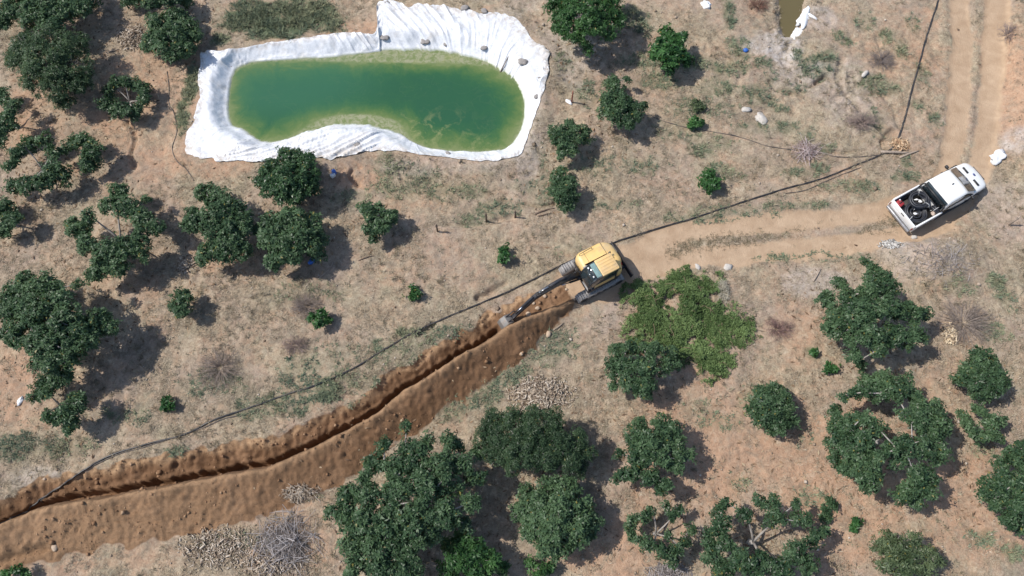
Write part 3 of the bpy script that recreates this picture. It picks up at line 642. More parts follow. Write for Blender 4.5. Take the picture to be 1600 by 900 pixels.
 ('orchard_tree', 'sparse small orchard tree with pale limbs at the bottom, right of the rounded dark tree', 'fig', 2.4, .8, [(985,816,13),(1005,806,12),(1020,800,8),(1040,791,9),(1063,796,8),(1050,808,8),(986,835,11),(1005,850,13),(1030,862,13),(1054,865,13),(1069,846,10),(1079,826,9),(1045,837,8),(1053,880,9)]),
 ('orchard_tree', 'wide sparse orchard tree with pale forked limbs cut by the bottom frame edge', 'fig', 3.6, .85, [(1135,787,11),(1120,801,11),(1185,786,11),(1205,786,13),(1244,786,8),(1106,840,13),(1130,822,15),(1163,802,13),(1111,865,15),(1135,851,13),(1215,810,15),(1253,816,15),(1269,845,13),(1240,860,17),(1260,880,17),(1160,875,17),(1190,882,17),(1130,890,15),(1220,890,17),(1279,836,9),(1289,830,7),(1180,905,14)]),
 ('orchard_tree', 'pale green bushy tree cut by the bottom frame edge', 'pale', 2.6, 1, [(1385,836,8),(1401,846,13),(1428,840,9),(1375,856,13),(1400,870,17),(1430,861,15),(1454,866,13),(1469,876,9),(1420,885,17),(1381,885,13),(1449,890,15),(1410,905,14)]),
 ('orchard_tree', 'dense orchard tree cut by the right frame edge near the bottom corner', 'fig', 3.4, 1, [(1577,712,14),(1561,726,13),(1595,724,15),(1547,756,15),(1571,756,17),(1597,760,17),(1537,775,11),(1560,785,15),(1590,790,17),(1576,815,15),(1597,825,13),(1612,750,15),(1597,700,11),(1605,800,14)]),
 ('sapling', 'leafy sapling at the bottom left frame edge below the trench', 'bright', 1.1, .95, [(29,889,7),(38,897,7),(10,898,6)]),
]
for nm, lb, kd, ht, dn, bl in TREES:
    tree(nm, lb, 'sapling' if 'sapling' in nm else 'tree', bl, kd, ht, dn)
SEED = [('bright young bush at the roadside above the black pipe', 'bright', 1.3, [(1105,275,11),(1115,285,10),(1100,288,9),(1111,296,8),(1121,281,5)]),
 ('small sapling in dry grass above the trench, nearest the left edge', 'bright', .9, [(262,625,8),(258,636,6),(268,633,6)]),
 ('young sapling beside a purplish dry bush, above the black pipe', 'bright', 1.1, [(490,496,9),(503,494,9),(500,506,9),(512,500,5)]),
 ('tiny rounded sapling between the saplings in open dry grass', 'bright', .9, [(645,452,7),(652,458,8),(643,462,7)]),
 ('young sapling just left of the yellow excavator', 'bright', 1.1, [(786,393,7),(792,402,8),(785,406,6)]),
 ('low green sapling with a shadow right of the two lobed orchard tree', 'bright', 1.0, [(1084,188,8),(1092,194,8),(1080,197,6)]),
 ('low pale green bush above the sapling right of the two lobed tree', 'pale', .8, [(1088,164,9),(1096,166,7)]),
 ('small round sapling below the bramble patch right side', 'bright', .7, [(1295,574,8),(1303,577,5)]),
 ('smallest bright seedling near the large spreading orchard tree', 'bright', .5, [(1273,551,5)]),
 ('tiny dark seedling under the very large lower right tree', 'bright', .6, [(1337,818,6),(1334,825,5)]),
 ('seedling clump right of the wide sparse bottom tree', 'fig', .6, [(1296,785,6),(1290,797,5),(1302,790,4)]),
 ('lowest seedling beside the wide sparse bottom tree', 'fig', .5, [(1292,812,5),(1286,806,4)])]
for lb, kd, ht, bl in SEED: tree('sapling', lb, 'sapling', bl, kd, ht, 1.25, 'saplings planted in the dry grass', .6)
# ---------------------------------------------------------------- bramble, dry grass, weeds, loose earth (too many to count)
def blades(x, y, z, k, L, Wd, lean, sink=.01):
    n = len(x); th = rng.uniform(0, 2*np.pi, (n, k)); L = np.asarray(L)
    if L.ndim: L = L[:, None]
    ln = L*rng.uniform(.5, 1.2, (n, k)); le = np.clip(rng.normal(lean, .3, (n, k)), .05, 1.5)
    d = np.stack([np.cos(th)*np.sin(le), np.sin(th)*np.sin(le), np.cos(le)], 2)
    s = np.stack([-np.sin(th), np.cos(th), 0*th], 2)*(Wd*rng.uniform(.6, 1.3, (n, k)))[..., None]
    p = np.stack([x, y, z-sink], 1)[:, None]+np.stack([rng.normal(0, .05, (n, k)), rng.normal(0, .05, (n, k)), 0*th], 2)
    mid = p+d*(ln*.55)[..., None]
    V = np.stack([p-s*.5, p+s*.5, mid+s*.6, p+d*ln[..., None]-np.array([0, 0, .12])*ln[..., None], mid-s*.6], 2).reshape(-1, 3)
    I = np.arange(n*k)*5; F = np.stack([I, I+1, I+2, I+3, I+4], 1)
    tint = np.repeat(np.clip(rng.normal(.5, .22, n)[:, None]+rng.normal(0, .12, (n, k)), 0, 1).ravel(), 5)
    return V, F, tint
def view_points(n):                     # spread over the visible ground, even per photo pixel
    px = rng.uniform(-40, 1640, n); py = rng.uniform(-40, 940, n); return at(px, py, 0)
def leaf_simple(name, stops, rough=.8):
    m, t, b = mat(name); t.links.new(ramp_(t, attr_(t, 'tint'), stops), b.inputs['Base Color'])
    b.inputs['Roughness'].default_value = rough; b.inputs['Specular IOR Level'].default_value = .15; return m
def scatter():
    x, y = view_points(150000); T = terrain(x, y, True)
    dw = sdpoly(x, y, OUTc); clump = fbm(x, y, 4, 201, .5); fine = fbm(x, y, 2, 203, 2.2)
    grassy = ss(.38, .62, clump*.6+fine*.4)*(1-.75*T['bare'])*(1-.8*T['pale'])*(1-ss(.2, .6, T['road']))*(1-ss(.05, .4, T['soil']))*(dw > .15)
    k = rng.uniform(0, 1, len(x)) < grassy*.75
    V, F, t = blades(x[k], y[k], T['z'][k], 8, .15+.10*fine[k], .011, 1.05)
    tag(raw_mesh('dry_grass', V, F, leaf_simple('straw', [(0, (.20, .16, .115)), (.5, (.37, .305, .22)), (1, (.53, .46, .36))]), attrs={'tint': t}),
        'straw coloured dry grass covering the orchard floor', 'grass', kind='stuff')
    k = (rng.uniform(0, 1, len(x)) < T['green']*ss(.22, .62, fine)*1.1) & (dw > .0)
    g = T['green'][k]
    V, F, t = blades(x[k], y[k], T['z'][k], 9, .15+.22*g, .026, .85)
    tag(raw_mesh('green_weeds', V, F, leaf_simple('weed_green', [(0, (.095, .135, .095)), (.35, (.150, .190, .125)), (.65, (.215, .23, .14)), (1, (.34, .345, .22))]), attrs={'tint': np.clip(.5*t+.9*np.repeat(fbm(x[k], y[k], 3, 221, .35), 45)-.2, 0, 1)}),
        'grey green weeds in patches around the pond and track', 'weeds', kind='stuff')
    # taller straw tussocks that throw small shadows
    x, y = view_points(9000); T = terrain(x, y, True); dw = sdpoly(x, y, OUTc)
    k = (rng.uniform(0, 1, len(x)) < ss(.42, .66, fbm(x, y, 3, 231, .45))*(1-.8*T['bare'])*.8) & (T['road'] < .25) & (T['soil'] < .1) & (dw > .15)
    V, F, t = blades(x[k], y[k], T['z'][k], 16, .20+.16*rng.uniform(0, 1, k.sum()), .014, .62)
    tag(raw_mesh('straw_tussocks', V, F, leaf_simple('tussock_straw', [(0, (.17, .14, .095)), (.5, (.34, .285, .195)), (1, (.50, .44, .33))]), attrs={'tint': t}),
        'upright tussocks of dead grass', 'grass', kind='stuff')
    # brown tufts left standing between the wheel ruts
    i = rng.integers(0, len(ROADC), 2600); x = ROADC[i, 0]+rng.normal(0, .30, 2600); y = ROADC[i, 1]+rng.normal(0, .26, 2600)
    k = (x > at(1040, 390)[0]) & (x < at(1405, 345)[0]) & (fbm(x, y, 2, 251, .9) > .46) & (y < at(1450, 300)[1])
    x, y = x[k], y[k]; V, F, t = blades(x, y, terrain(x, y), 9, .13, .014, .8)
    tag(raw_mesh('track_grass', V, F, leaf_simple('track_tuft', [(0, (.10, .09, .055)), (.5, (.23, .19, .125)), (1, (.38, .32, .22))]), attrs={'tint': t}), 'brown tufts between the wheel ruts of the track', 'grass', kind='stuff')
    # fallen leaves under the trees
    q = [(o.location, max(b.dimensions.x, b.dimensions.y)) for o in col.objects if o.get('category') == 'tree' for b in o.children if b.name.startswith('crown')]
    X = []
    for l, d in q:
        m = int(26*d*d*.25)+10; X.append(np.stack([l.x+rng.normal(0, d*.30, m), l.y+rng.normal(0, d*.30, m)], 1))
    X = np.concatenate(X); z = terrain(X[:, 0], X[:, 1]); dw = sdpoly(X[:, 0], X[:, 1], OUTc); X, z = X[dw > .1], z[dw > .1]
    m = len(X); a = rng.uniform(0, 6.28, m); L = rng.uniform(.07, .17, m); u = np.stack([np.cos(a), np.sin(a), rng.normal(0, .25, m)], 1)*L[:, None]; s = np.stack([-np.sin(a), np.cos(a), rng.normal(0, .3, m)], 1)*L[:, None]*.32
    P = np.stack([X[:, 0], X[:, 1], z+.025], 1); V = np.stack([P-u, P+s, P+u+np.array([0, 0, .02]), P-s], 1).reshape(-1, 3)
    tag(raw_mesh('leaf_litter', V, (np.arange(m)[:, None]*4+np.arange(4)[None]), leaf_simple('dead_leaf', [(0, (.09, .055, .035)), (.6, (.25, .165, .10)), (1, (.42, .33, .22))]), attrs={'tint': np.repeat(rng.uniform(0, 1, m), 4)}),
        'brown fallen leaves under the trees', 'leaf litter', kind='stuff')
    # scattered low weeds, dark litter
    x, y = view_points(16000); T = terrain(x, y, True); dw = sdpoly(x, y, OUTc); c2 = fbm(x, y, 3, 211, .8)
    k = (rng.uniform(0, 1, len(x)) < ss(.5, .72, c2)*.55) & (T['road'] < .3) & (T['soil'] < .2) & (dw > .2)
    V, F, t = blades(x[k], y[k], T['z'][k], 5, .12, .028, .9)
    tag(raw_mesh('low_weeds', V, F, leaf_simple('low_weed', [(0, (.060, .068, .042)), (.6, (.15, .15, .098)), (1, (.24, .22, .15))]), attrs={'tint': t}),
        'low dull weeds sprinkled through the dry grass', 'weeds', kind='stuff')
    # clods and pebbles
    x, y = view_points(60000); T = terrain(x, y, True); dw = sdpoly(x, y, OUTc)
    p = .9*ss(.3, .8, T['soil'])*ss(.42, .66, fbm(x, y, 3, 241, .9))+.045+.25*T['pale']; p = p*(1-.85*T['rut'])
    k = (rng.uniform(0, 1, len(x)) < p*.62) & (dw > .1)
    x, y, z, s = x[k], y[k], T['z'][k], T['soil'][k]
    n = len(x); r = np.minimum(rng.lognormal(-3.4, .62, n), .17)
    o8 = np.array([(1, 0, 0), (0, 1, 0), (-1, 0, 0), (0, -1, 0), (0, 0, .8), (0, 0, -.8)], float)
    V = (o8[None]*rng.uniform(.6, 1.3, (n, 6, 1))); a = rng.uniform(0, 6.28, n)
    V = np.stack([V[..., 0]*np.cos(a)[:, None]-V[..., 1]*np.sin(a)[:, None], V[..., 0]*np.sin(a)[:, None]+V[..., 1]*np.cos(a)[:, None], V[..., 2]], 2)*r[:, None, None]
    V = V+np.stack([x, y, z+r*.25], 1)[:, None]
    f = np.array([(0, 1, 4), (1, 2, 4), (2, 3, 4), (3, 0, 4), (1, 0, 5), (2, 1, 5), (3, 2, 5), (0, 3, 5)])
    for nm, lb, sel, st_ in (('earth_clods', 'brown crumbs of dug earth on the ridge and trench edge', s > .4, [(0, (.20, .115, .064)), (.5, (.27, .16, .092)), (1, (.38, .255, .16))]),
                            ('pebbles', 'pale pebbles and dry crumbs scattered on the ground', s <= .4, [(0, (.14, .10, .07)), (.5, (.30, .23, .17)), (1, (.50, .44, .37))])):
        v = V[sel]; m = len(v); F = (np.arange(m)[:, None, None]*6+f[None]).reshape(-1, 3)
        tag(raw_mesh(nm, v.reshape(-1, 3), F, leaf_simple(nm+'_material', st_, .95), attrs={'tint': np.repeat(rng.uniform(0, 1, m), 6)}), lb, 'loose stones', kind='stuff')
scatter()
def bramble():
    P = catmull(atl([(976,455),(988,436),(1010,430),(1055,424),(1100,420),(1130,436),(1130,462),(1148,474),(1163,480),(1178,500),(1186,530),(1166,546),(1142,550),(1140,578),(1112,590),(1090,585),(1078,568),(1055,560),(1030,545),(1000,545),(968,530),(976,492),(968,470)], .3), 5, True)
    lo, hi = P.min(0)-.4, P.max(0)+.4; n = 26000
    x = rng.uniform(lo[0], hi[0], n); y = rng.uniform(lo[1], hi[1], n)
    d = -sdpoly(x, y, P)+(fbm(x, y, 3, 301, 1.4)-.42)*1.7; h = fbm(x, y, 3, 303, .9)
    xr, yr = x*.79+y*.61, y*.79-x*.61; gap = fbm(xr, yr, 4, 307, .8)
    k = (d > 0) & (rng.uniform(0, 1, n) < .10+.75*d) & (gap > .12+.16*rng.uniform(0, 1, n)) & (fbm(xr, yr, 3, 309, 2.1) > .30+.16*rng.uniform(0, 1, n))
    x, y, d, h = x[k], y[k], d[k], h[k]
    z = terrain(x, y)+.06+np.minimum(d*.5, .5)*(.1+2.2*np.clip(h-.25, 0, 1))*rng.uniform(.5, 1, len(x))
    N = np.stack([rng.normal(0, .4, len(x)), rng.normal(0, .4, len(x)), np.ones(len(x))], 1)
    V, F, t = leaves(np.stack([x, y, z], 1), N, .105, .06, 6, .2)
    t = np.clip(t*.6+.95*np.repeat(fbm(x, y, 3, 311, 1.1), 24)-.28, 0, .9)
    X, Y = at(1075, 500, .2); X, Y = float(X), float(Y); root = thing('bramble_thicket', (X, Y, gz(X, Y)), 'low bright green bramble thicket spreading below the track', 'bramble')
    off = np.array([X, Y, root.location.z])
    m = leaf_material('bramble_leaf', (.040, .080, .024), (.185, .260, .098), .6, .25)
    raw_mesh('foliage', V-off, F, m, root, attrs={'tint': t})
    sb = MB()
    for i in rng.choice(len(x), 110, replace=False):
        a = rng.uniform(0, 6.28); l = rng.uniform(.4, 1.0); g = Vector((x[i], y[i], z[i]-.12))-Vector(off)
        sb.tube([g, g+Vector((math.cos(a)*l*.5, math.sin(a)*l*.5, .2)), g+Vector((math.cos(a)*l, math.sin(a)*l, .02))], .012, 4)
    sb.build('stems', simple('bramble_stem', (.22, .15, .10), .8), root)
bramble()

# ---------------------------------------------------------------- pipes on the ground
M_black = simple('black_polythene', (.022, .022, .025), .42, 0, .3, 5, (.20, .16, .12), .55)
M_dusty = simple('dusty_thin_hose', (.085, .073, .064), .7, 0, .3, 5, (.26, .20, .15), .8)
def ground_pipe(pts, r, name, label, cat, n=8, lift=.0, wig=.10):
    P = catmull(np.array(pts, float), n); x, y = at(P[:, 0], P[:, 1], 0)
    for _ in range(2): x, y = at(P[:, 0], P[:, 1], terrain(x, y)*.9)
    x = x+wig*(fbm(x, y, 2, 401, .5)-.5); y = y+wig*(fbm(x, y, 2, 403, .5)-.5)
    z = terrain(x, y); z = np.convolve(np.pad(z, 2, 'edge'), np.ones(5)/5, 'valid'); z = np.maximum(z, terrain(x, y)-.01)+r*.75+lift
    o = MB().tube(list(zip(x, y, z)), r, 8).build(name, M_black if r > .04 else M_dusty, smooth=True); return tag(o, label, cat)
ground_pipe([(1476,-40),(1467,-5),(1453,40),(1440,85),(1428,130),(1415,180),(1403,214),(1392,233),(1370,244),(1330,261),(1280,281),(1230,294),(1170,313),(1100,336),(1040,353),(990,369),(958,380),(905,402),(860,423),(810,448),(760,471),(700,495),(650,518),(600,547),(550,577),(490,603),(430,623),(380,640),(330,659),(290,678),(230,694),(170,713),(130,736),(95,760),(50,787),(0,813),(-60,840)],
 .050, 'irrigation_pipe', 'long black polythene pipe running from the top right down to the trench', 'pipe')
ground_pipe([(1438,92),(1430,120),(1418,165),(1414,185)], .03, 'irrigation_hose', 'short thin hose lying beside the black pipe near the top right', 'hose')
ground_pipe([(385,647),(350,655),(320,668),(270,684),(225,699),(180,712),(120,742),(60,785)], .03, 'irrigation_hose', 'thin dark hose beside the black pipe at the lower left', 'hose')
ground_pipe([(1012,176),(1030,187),(1070,199),(1110,206),(1160,216),(1200,228),(1260,237),(1320,246),(1388,240)], .026, 'irrigation_hose', 'thin hose from the two lobed orchard tree to the pipe bend', 'hose')
ground_pipe([(1345,262),(1300,279),(1262,296),(1225,303)], .028, 'irrigation_hose', 'short thin hose under the pipe right of the twig pile', 'hose')
ground_pipe([(262,112),(265,140),(264,160),(273,180),(277,205),(270,232),(278,253),(292,265),(304,283)], .028, 'irrigation_hose', 'thin hose running down the left side of the white sheet', 'hose')

# ---------------------------------------------------------------- loose things on the ground
def rock_mesh(r, seed, sq=(1, 1, .65), sub=2, amp=.35):
    import bmesh
    bm = bmesh.new(); bmesh.ops.create_icosphere(bm, subdivisions=sub, radius=1)
    V = np.array([v.co for v in bm.verts]); F = [tuple(v.index for v in f.verts) for f in bm.faces]; bm.free()
    k = np.array([mnoise.noise(Vector(v)*1.2+Vector((seed*3.1, seed, 0))) for v in V])
    k2 = np.array([mnoise.noise(Vector(v)*3.1+Vector((seed, seed*2.3, 5))) for v in V])
    return V*(1+amp*k+amp*.5*k2)[:, None]*np.array(sq)*r, F
M_stone = simple('tan_stone', (.44, .34, .25), .9, 0, .3, 8, (.27, .17, .10), .7, .2, .5)
M_pale = simple('pale_limestone', (.46, .43, .39), .9, 0, .2, 8, (.40, .33, .27), .6, .2, .5)
M_bag = simple('dusty_grey_sandbag', (.27, .25, .235), .9, 0, .25, 8, (.20, .16, .13), .6, .2, .4)
M_white = simple('white_plastic_sack', (.80, .80, .80), .5, 0, .06, 5, (.52, .46, .40), .5, .4, .5)
def lump(name, px, py, r, m, label, cat, group=None, sq=(1, 1, .65), lift=0, amp=.35, smooth=True, seed=None, zoff=None):
    x, y, z = gp(px, py); rp = r*mpp(px, py)
    V, F = rock_mesh(rp, seed if seed is not None else px*.13+py*.07, sq, 3 if r > 6 else 2, amp)
    a = rng.uniform(0, 6.28); V = V@np.array([[math.cos(a), math.sin(a), 0], [-math.sin(a), math.cos(a), 0], [0, 0, 1]])
    o = raw_mesh(name, V, F, m, smooth=smooth, loc=(x, y, z+rp*sq[2]*.35+lift)); return tag(o, label, cat, group)
for px, py, r, lb in [(602,60,7.5,'grey sandbag at the left foot of the big white flap, on the pond rim'), (665,66,8,'grey sandbag on the upper pond rim under the middle of the white flap'), (757,76,6.5,'grey sandbag on the upper pond rim near the right end of the flap'),
        (817,98,8.5,'flat dirty sandbag at the upper right corner of the pond rim'), (558,227,6.5,'round brown sandbag on the lower white sheet'), (726,14,7,'dark sandbag on the top hem of the flap, left of two'),
        (757,19,6,'dark sandbag on the top hem of the flap, right of two'), (604,6,6,'small sandbag at the top left tip of the white flap'), (696,70,4.5,'small tan sandbag between two grey ones on the upper rim'), (838,152,5,'small sandbag on the right hem of the white sheet'),
        (844,124,4.5,'tiny brown sandbag on the right rim where the thin stick lies'), (700,240,4.5,'brown lump of earth on the narrow lower rim of the sheet')]:
    lump('sandbag', px, py, r*.85, M_bag, lb, 'sandbag', 'sandbags weighing down the pond liner', (1.15, .85, .36), .07, .3)
for px, py, r, lb in [(826,492,6,'tan stone beside the excavator bucket arm, upper'), (840,482,4.5,'small pale stone on the soil above the excavator arm'), (857,523,7,'big tan stone at the foot of the soil ridge below the arm'), (815,553,4,'pale stone below the soil ridge'),
        (851,463,4.5,'pale stone against the excavator boom'), (834,474,3.5,'smallest pale stone above the excavator boom'), (86,856,7,'dark clod at the tail of the soil ridge, lower left'), (70,748,4,'clod above the trench at the far left'),
        (885,452,3.5,'pale stone between the tracks and the boom of the excavator')]:
    lump('rock', px, py, r*.75, M_stone, lb, 'stone', None, (1.1, .9, .7), 0, .4, False)
for px, py, r, sq, m, lb in [(1090,417,5,(1.2,.7,.5),M_pale,'white stone on the lower verge of the track above the bramble'), (1138,418,6,(1.3,.9,.5),M_pale,'pale flat stone on the track verge right of the white one'),
        (1350,117,6,(.6,1.3,.7),M_pale,'upright white stone in the weeds left of the pipe'), (1188,186,9,(1.2,.9,.6),M_pale,'pale grey boulder near the thin hose'), (1165,172,6,(1.2,.9,.6),M_pale,'small pale boulder left of the grey boulder'),
        (1398,386,4.5,(1.3,.9,.6),M_pale,'largest white stone in the rubble at the track edge below the pickup'), (1428,371,4,(1.3,.9,.6),M_pale,'grey white stone on the mound rim right of the rubble')]:
    lump('rock', px, py, r, m, lb, 'stone', None, sq, 0, .5, False)
for px, py, r, sq, lb in [(1557,245,12,(1.1,.75,.45),'crumpled white sack on bare earth right of the pickup'), (1258,26,12,(.7,1.5,.3),'long white plastic sheet on the bank of the brown puddle'), (1269,27,6,(.35,1.5,.35),'narrow white plastic strip right of the puddle sheet'),
        (1245,53,9,(.9,1.1,.5),'crumpled white sack at the lower end of the brown puddle'), (1103,8,7,(1.1,.9,.4),'white plastic rag in weeds at the top edge'), (889,160,4.5,(1.3,.7,.4),'small white scrap beside the red post'), (32,627,4.5,(1.4,.7,.3),'small white litter scrap on bare earth at the left')]:
    lump('plastic_sack', px, py, r, M_white, lb, 'plastic sack', None, sq, .02, .8)
M_blue = simple('blue_plastic', (.03, .12, .42), .45, 0, .15)
lump('plastic_rag', 1165, 79, 4.5, M_blue, 'blue plastic rag in weeds at the top right', 'rag', None, (1, .8, .5), .02, .5)
lump('plastic_rag', 487, 409, 5.5, M_blue, 'blue rag under the lower side of the broad orchard tree', 'rag', None, (1.2, .8, .5), .05, .5)
def jerrycan():
    x, y, z = gp(521, 276); r = thing('water_jug', (x, y, z), 'white and blue plastic jug on bare earth beside the glossy tree', 'jug', rz=.7)
    MB().box((0, 0, .16), (.30, .2, .30)).build('body', M_white, r, bevel=.04)
    MB().tube([(.18, .1, .05), (.18, .1, .38)], .13, 12).build('lid', M_blue, r, True, .02)
    MB().tube([(-.1, 0, .3), (-.1, 0, .38), (.06, 0, .38), (.06, 0, .3)], .015, 6).build('handle', M_blue, r)
jerrycan()
M_wood = simple('weathered_wood', (.30, .24, .19), .85, 0, .35, 14)
M_darkw = simple('dark_stake_wood', (.11, .075, .055), .85, 0, .35, 14)
def post(px, py, h, label, m=M_darkw, lean=(0, 0)):
    x, y, z = gp(px, py); r = thing('fence_post', (x, y, z), label, 'fence post', 'old stakes of a vanished fence')
    MB().tube([(0, 0, -.2), (lean[0]*.5, lean[1]*.5, h*.5), (lean[0], lean[1], h)], [.055, .05, .04], 7).build('stake', m, r)
    MB().tube([(lean[0]*.8+.06*math.cos(a), lean[1]*.8+.06*math.sin(a), h*.8) for a in np.linspace(0, 6.28, 9)], .012, 5).build('wire_loop', M_black, r)
post(684, 362, 1.0, 'dark stake below the bare weeds, left of the two on the slope')
post(760, 346, 1.1, 'dark stake with weeds at its foot, right of the two on the slope')
post(893, 160, 1.2, 'reddish stake standing right of the pond corner', simple('red_stake', (.26, .09, .06), .8))
post(805, 340, .9, 'short dark stake left of the fallen dark stick')
post(1576, 352, 1.0, 'thin grey stake at the right edge below the pickup', M_wood, (.05, .1))
def stick(px0, py0, px1, py1, r, label, m=M_darkw, arch=.1, name='stick', z0=None, cat='stick'):
    a = Vector(gp(px0, py0)); b = Vector(gp(px1, py1))
    if z0 is not None: a.z += z0
    q = a.lerp(b, .5)+Vector((rng.uniform(-.1, .1), rng.uniform(-.1, .1), arch))
    P = [a*(1-s)**2+q*2*s*(1-s)+b*s*s+Vector((0, 0, r*.6)) for s in np.linspace(0, 1, 7)]
    return tag(MB().tube(P, [r, r, r*.95, r*.9, r*.8, r*.7, r*.5], 7).build(name, m, smooth=True), label, cat)
stick(836, 335, 866, 326, .05, 'dark fallen stick left of the lower small tree by the pond corner')
stick(840, 338, 862, 333, .035, 'thinner dark stick lying under the fallen stick')
stick(776, 124, 797, 84, .035, 'thin dark pole leaning from the pond rim into the water', arch=.25)
stick(496, 437, 518, 418, .035, 'thin bent branch lying right of the broad orchard tree', M_wood)
stick(522, 410, 518, 418, .03, 'stub of the thin bent branch', M_wood)
stick(880, 505, 862, 518, .03, 'pale stick at the foot of the soil ridge', M_wood)
stick(560, 408, 585, 400, .03, 'dark twig in dry grass below the small lone orchard tree')
stick(170, 82, 186, 77, .035, 'pale stick just below the wood heap', M_wood)
stick(1270, 440, 1282, 420, .05, 'grey fallen branch on pale earth above the large spreading orchard tree', M_wood)
stick(1375, 238, 1420, 240, .09, 'dark fallen log by the pipe bend left of the pickup', M_wood, .12, 'log', cat='log')
stick(1405, 247, 1435, 236, .07, 'crooked branch forking off the log left of the pickup', M_wood, .10)
def heap(name, label, cat, px, py, rx, ry, n, ln, wd, stops, h=.25, twig=False):
    """a low pile of many small chips or twigs, one thing"""
    X, Y, Z = gp(px, py); m = mpp(px, py); q = rng.normal(0, .42, (n, 2)); q = q[np.hypot(q[:, 0], q[:, 1]) < .98]
    x = X+q[:, 0]*rx*m; y = Y+q[:, 1]*ry*m*1.1; n = len(x); u = np.hypot(q[:, 0], q[:, 1])
    z = terrain(x, y)+h*np.maximum(0, 1-u)*rng.uniform(.2, 1, n)+.02
    a = rng.uniform(0, 6.28, n); e = rng.normal(0, .28, n)
    d = np.stack([np.cos(a)*np.cos(e), np.sin(a)*np.cos(e), np.sin(e)], 1); s = np.stack([-np.sin(a), np.cos(a), rng.normal(0, .5, n)], 1)
    L = (ln*rng.lognormal(0, .4, n))[:, None]; Wd = (wd*rng.uniform(.6, 1.4, n))[:, None]
    P = np.stack([x, y, z], 1); nn = np.cross(d, s)*Wd*.5
    bend = np.array([0, 0, 1])*L*rng.uniform(-.05, .15, (n, 1))
    A, Bm, E = P-d*L/2, P+bend, P+d*L/2
    V = np.stack([A-s*Wd/2, A+s*Wd/2, A+nn, Bm-s*Wd/2, Bm+s*Wd/2, Bm+nn, E-s*Wd/3, E+s*Wd/3, E+nn*.6], 1)
    f = np.array([(0, 1, 4, 3), (1, 2, 5, 4), (2, 0, 3, 5), (3, 4, 7, 6), (4, 5, 8, 7), (5, 3, 6, 8)])
    F = (np.arange(n)[:, None, None]*9+f[None]).reshape(-1, 4)
    o = raw_mesh(name, V.reshape(-1, 3)-np.array([X, Y, Z]), F, leaf_simple(name+'_material', stops, .85), attrs={'tint': np.repeat(rng.uniform(0, 1, n), 9)}, loc=(X, Y, Z))
    return tag(o, label, cat)
CH = [(0, (.16, .115, .085)), (.5, (.37, .295, .22)), (1, (.60, .52, .43))]
GR = [(0, (.13, .11, .10)), (.5, (.31, .275, .26)), (1, (.50, .46, .45))]
heap('wood_heap', 'wide heap of pale wood chips above the olive green tree', 'wood heap', 845, 616, 58, 30, 1300, .16, .055, CH, .35)
heap('wood_heap', 'small pale heap of split wood between the top left trees', 'wood heap', 207, 58, 26, 26, 420, .20, .05, CH, .3)
heap('wood_heap', 'scattered pale wood chips left of the brushwood pile at the bottom', 'wood heap', 345, 856, 75, 32, 900, .13, .05, CH, .2)
heap('wood_heap', 'pale chips under the brushwood pile at the bottom', 'wood heap', 425, 880, 60, 24, 500, .13, .05, CH, .2)
heap('wood_heap', 'tan crumbling stump heap right of the large spreading orchard tree', 'wood heap', 1483, 522, 14, 20, 300, .18, .06, [(0, (.25, .18, .12)), (.5, (.55, .43, .29)), (1, (.72, .60, .43))], .35)
heap('wood_heap', 'tan leaf and wood heap at the pipe bend', 'wood heap', 1406, 226, 18, 12, 260, .16, .06, [(0, (.22, .13, .08)), (.5, (.45, .30, .18)), (1, (.66, .50, .34))], .25)
heap('wood_heap', 'thin pale prunings on the soil edge left of the biggest tree', 'wood heap', 470, 772, 36, 14, 350, .24, .03, CH, .2)
heap('wood_heap', 'pale dead leaf heap left of the shaggy orchard tree', 'wood heap', 290, 412, 18, 16, 220, .15, .05, CH, .2)
heap('rubble_heap', 'heap of white stony rubble at the track edge below the pickup', 'rubble', 1390, 383, 20, 9, 260, .10, .09, [(0, (.25, .23, .21)), (.5, (.42, .40, .37)), (1, (.58, .56, .53))], .25)
heap('brushwood_pile', 'pile of grey cut branches and twigs at the bottom left of the biggest tree', 'brushwood', 445, 848, 56, 46, 520, .85, .022, GR, .55)
heap('brushwood_pile', 'pinkish twig pile left of the pipe bend', 'brushwood', 1260, 238, 24, 18, 160, .8, .026, [(0, (.28, .20, .18)), (1, (.60, .50, .48))], .3)
heap('brushwood_pile', 'grey dead brush on the stony mound below the pickup', 'brushwood', 1470, 405, 70, 36, 380, .35, .015, GR, .2)
heap('brushwood_pile', 'grey twigs under the wide sparse bottom tree', 'brushwood', 1045, 893, 40, 14, 240, .45, .022, GR, .2)
def dry_bush(px, py, rx, ry, n, label, c):
    X, Y, Z = gp(px, py); m = mpp(px, py); t = MB(); 
    for _ in range(n):
        a = rng.uniform(0, 6.28); l = math.sqrt(rng.uniform(.05, 1)); e = Vector((math.cos(a)*rx*m*l, math.sin(a)*ry*m*l, rng.uniform(.1, .7)*(1.2-l)))
        b = Vector((e.x*.25, e.y*.25, 0)); q = b.lerp(e, .55)+Vector((rng.uniform(-.1, .1), rng.uniform(-.1, .1), .12))
        t.tube([b, q, e], [.012, .009, .004], 4, False)
        for _ in range(4):
            d = Vector(sph(1, -.2)[0])*rng.uniform(.12, .32); s = q.lerp(e, rng.uniform(0, 1)); t.tube([s, s+d], [.006, .003], 3, False)
    return tag(t.build('dry_bush', simple('dry_twig', c, .9, 0, .3, 3), loc=(X, Y, Z)), label, 'dry bush')
dry_bush(1505, 505, 56, 42, 260, 'wide leafless grey bush right of the large spreading orchard tree', (.25, .205, .175))
dry_bush(1345, 192, 30, 22, 120, 'low leafless pinkish bush above the log by the pipe', (.25, .19, .165))
dry_bush(1375, 95, 26, 22, 110, 'low leafless grey bush left of the upper pipe', (.20, .165, .15))
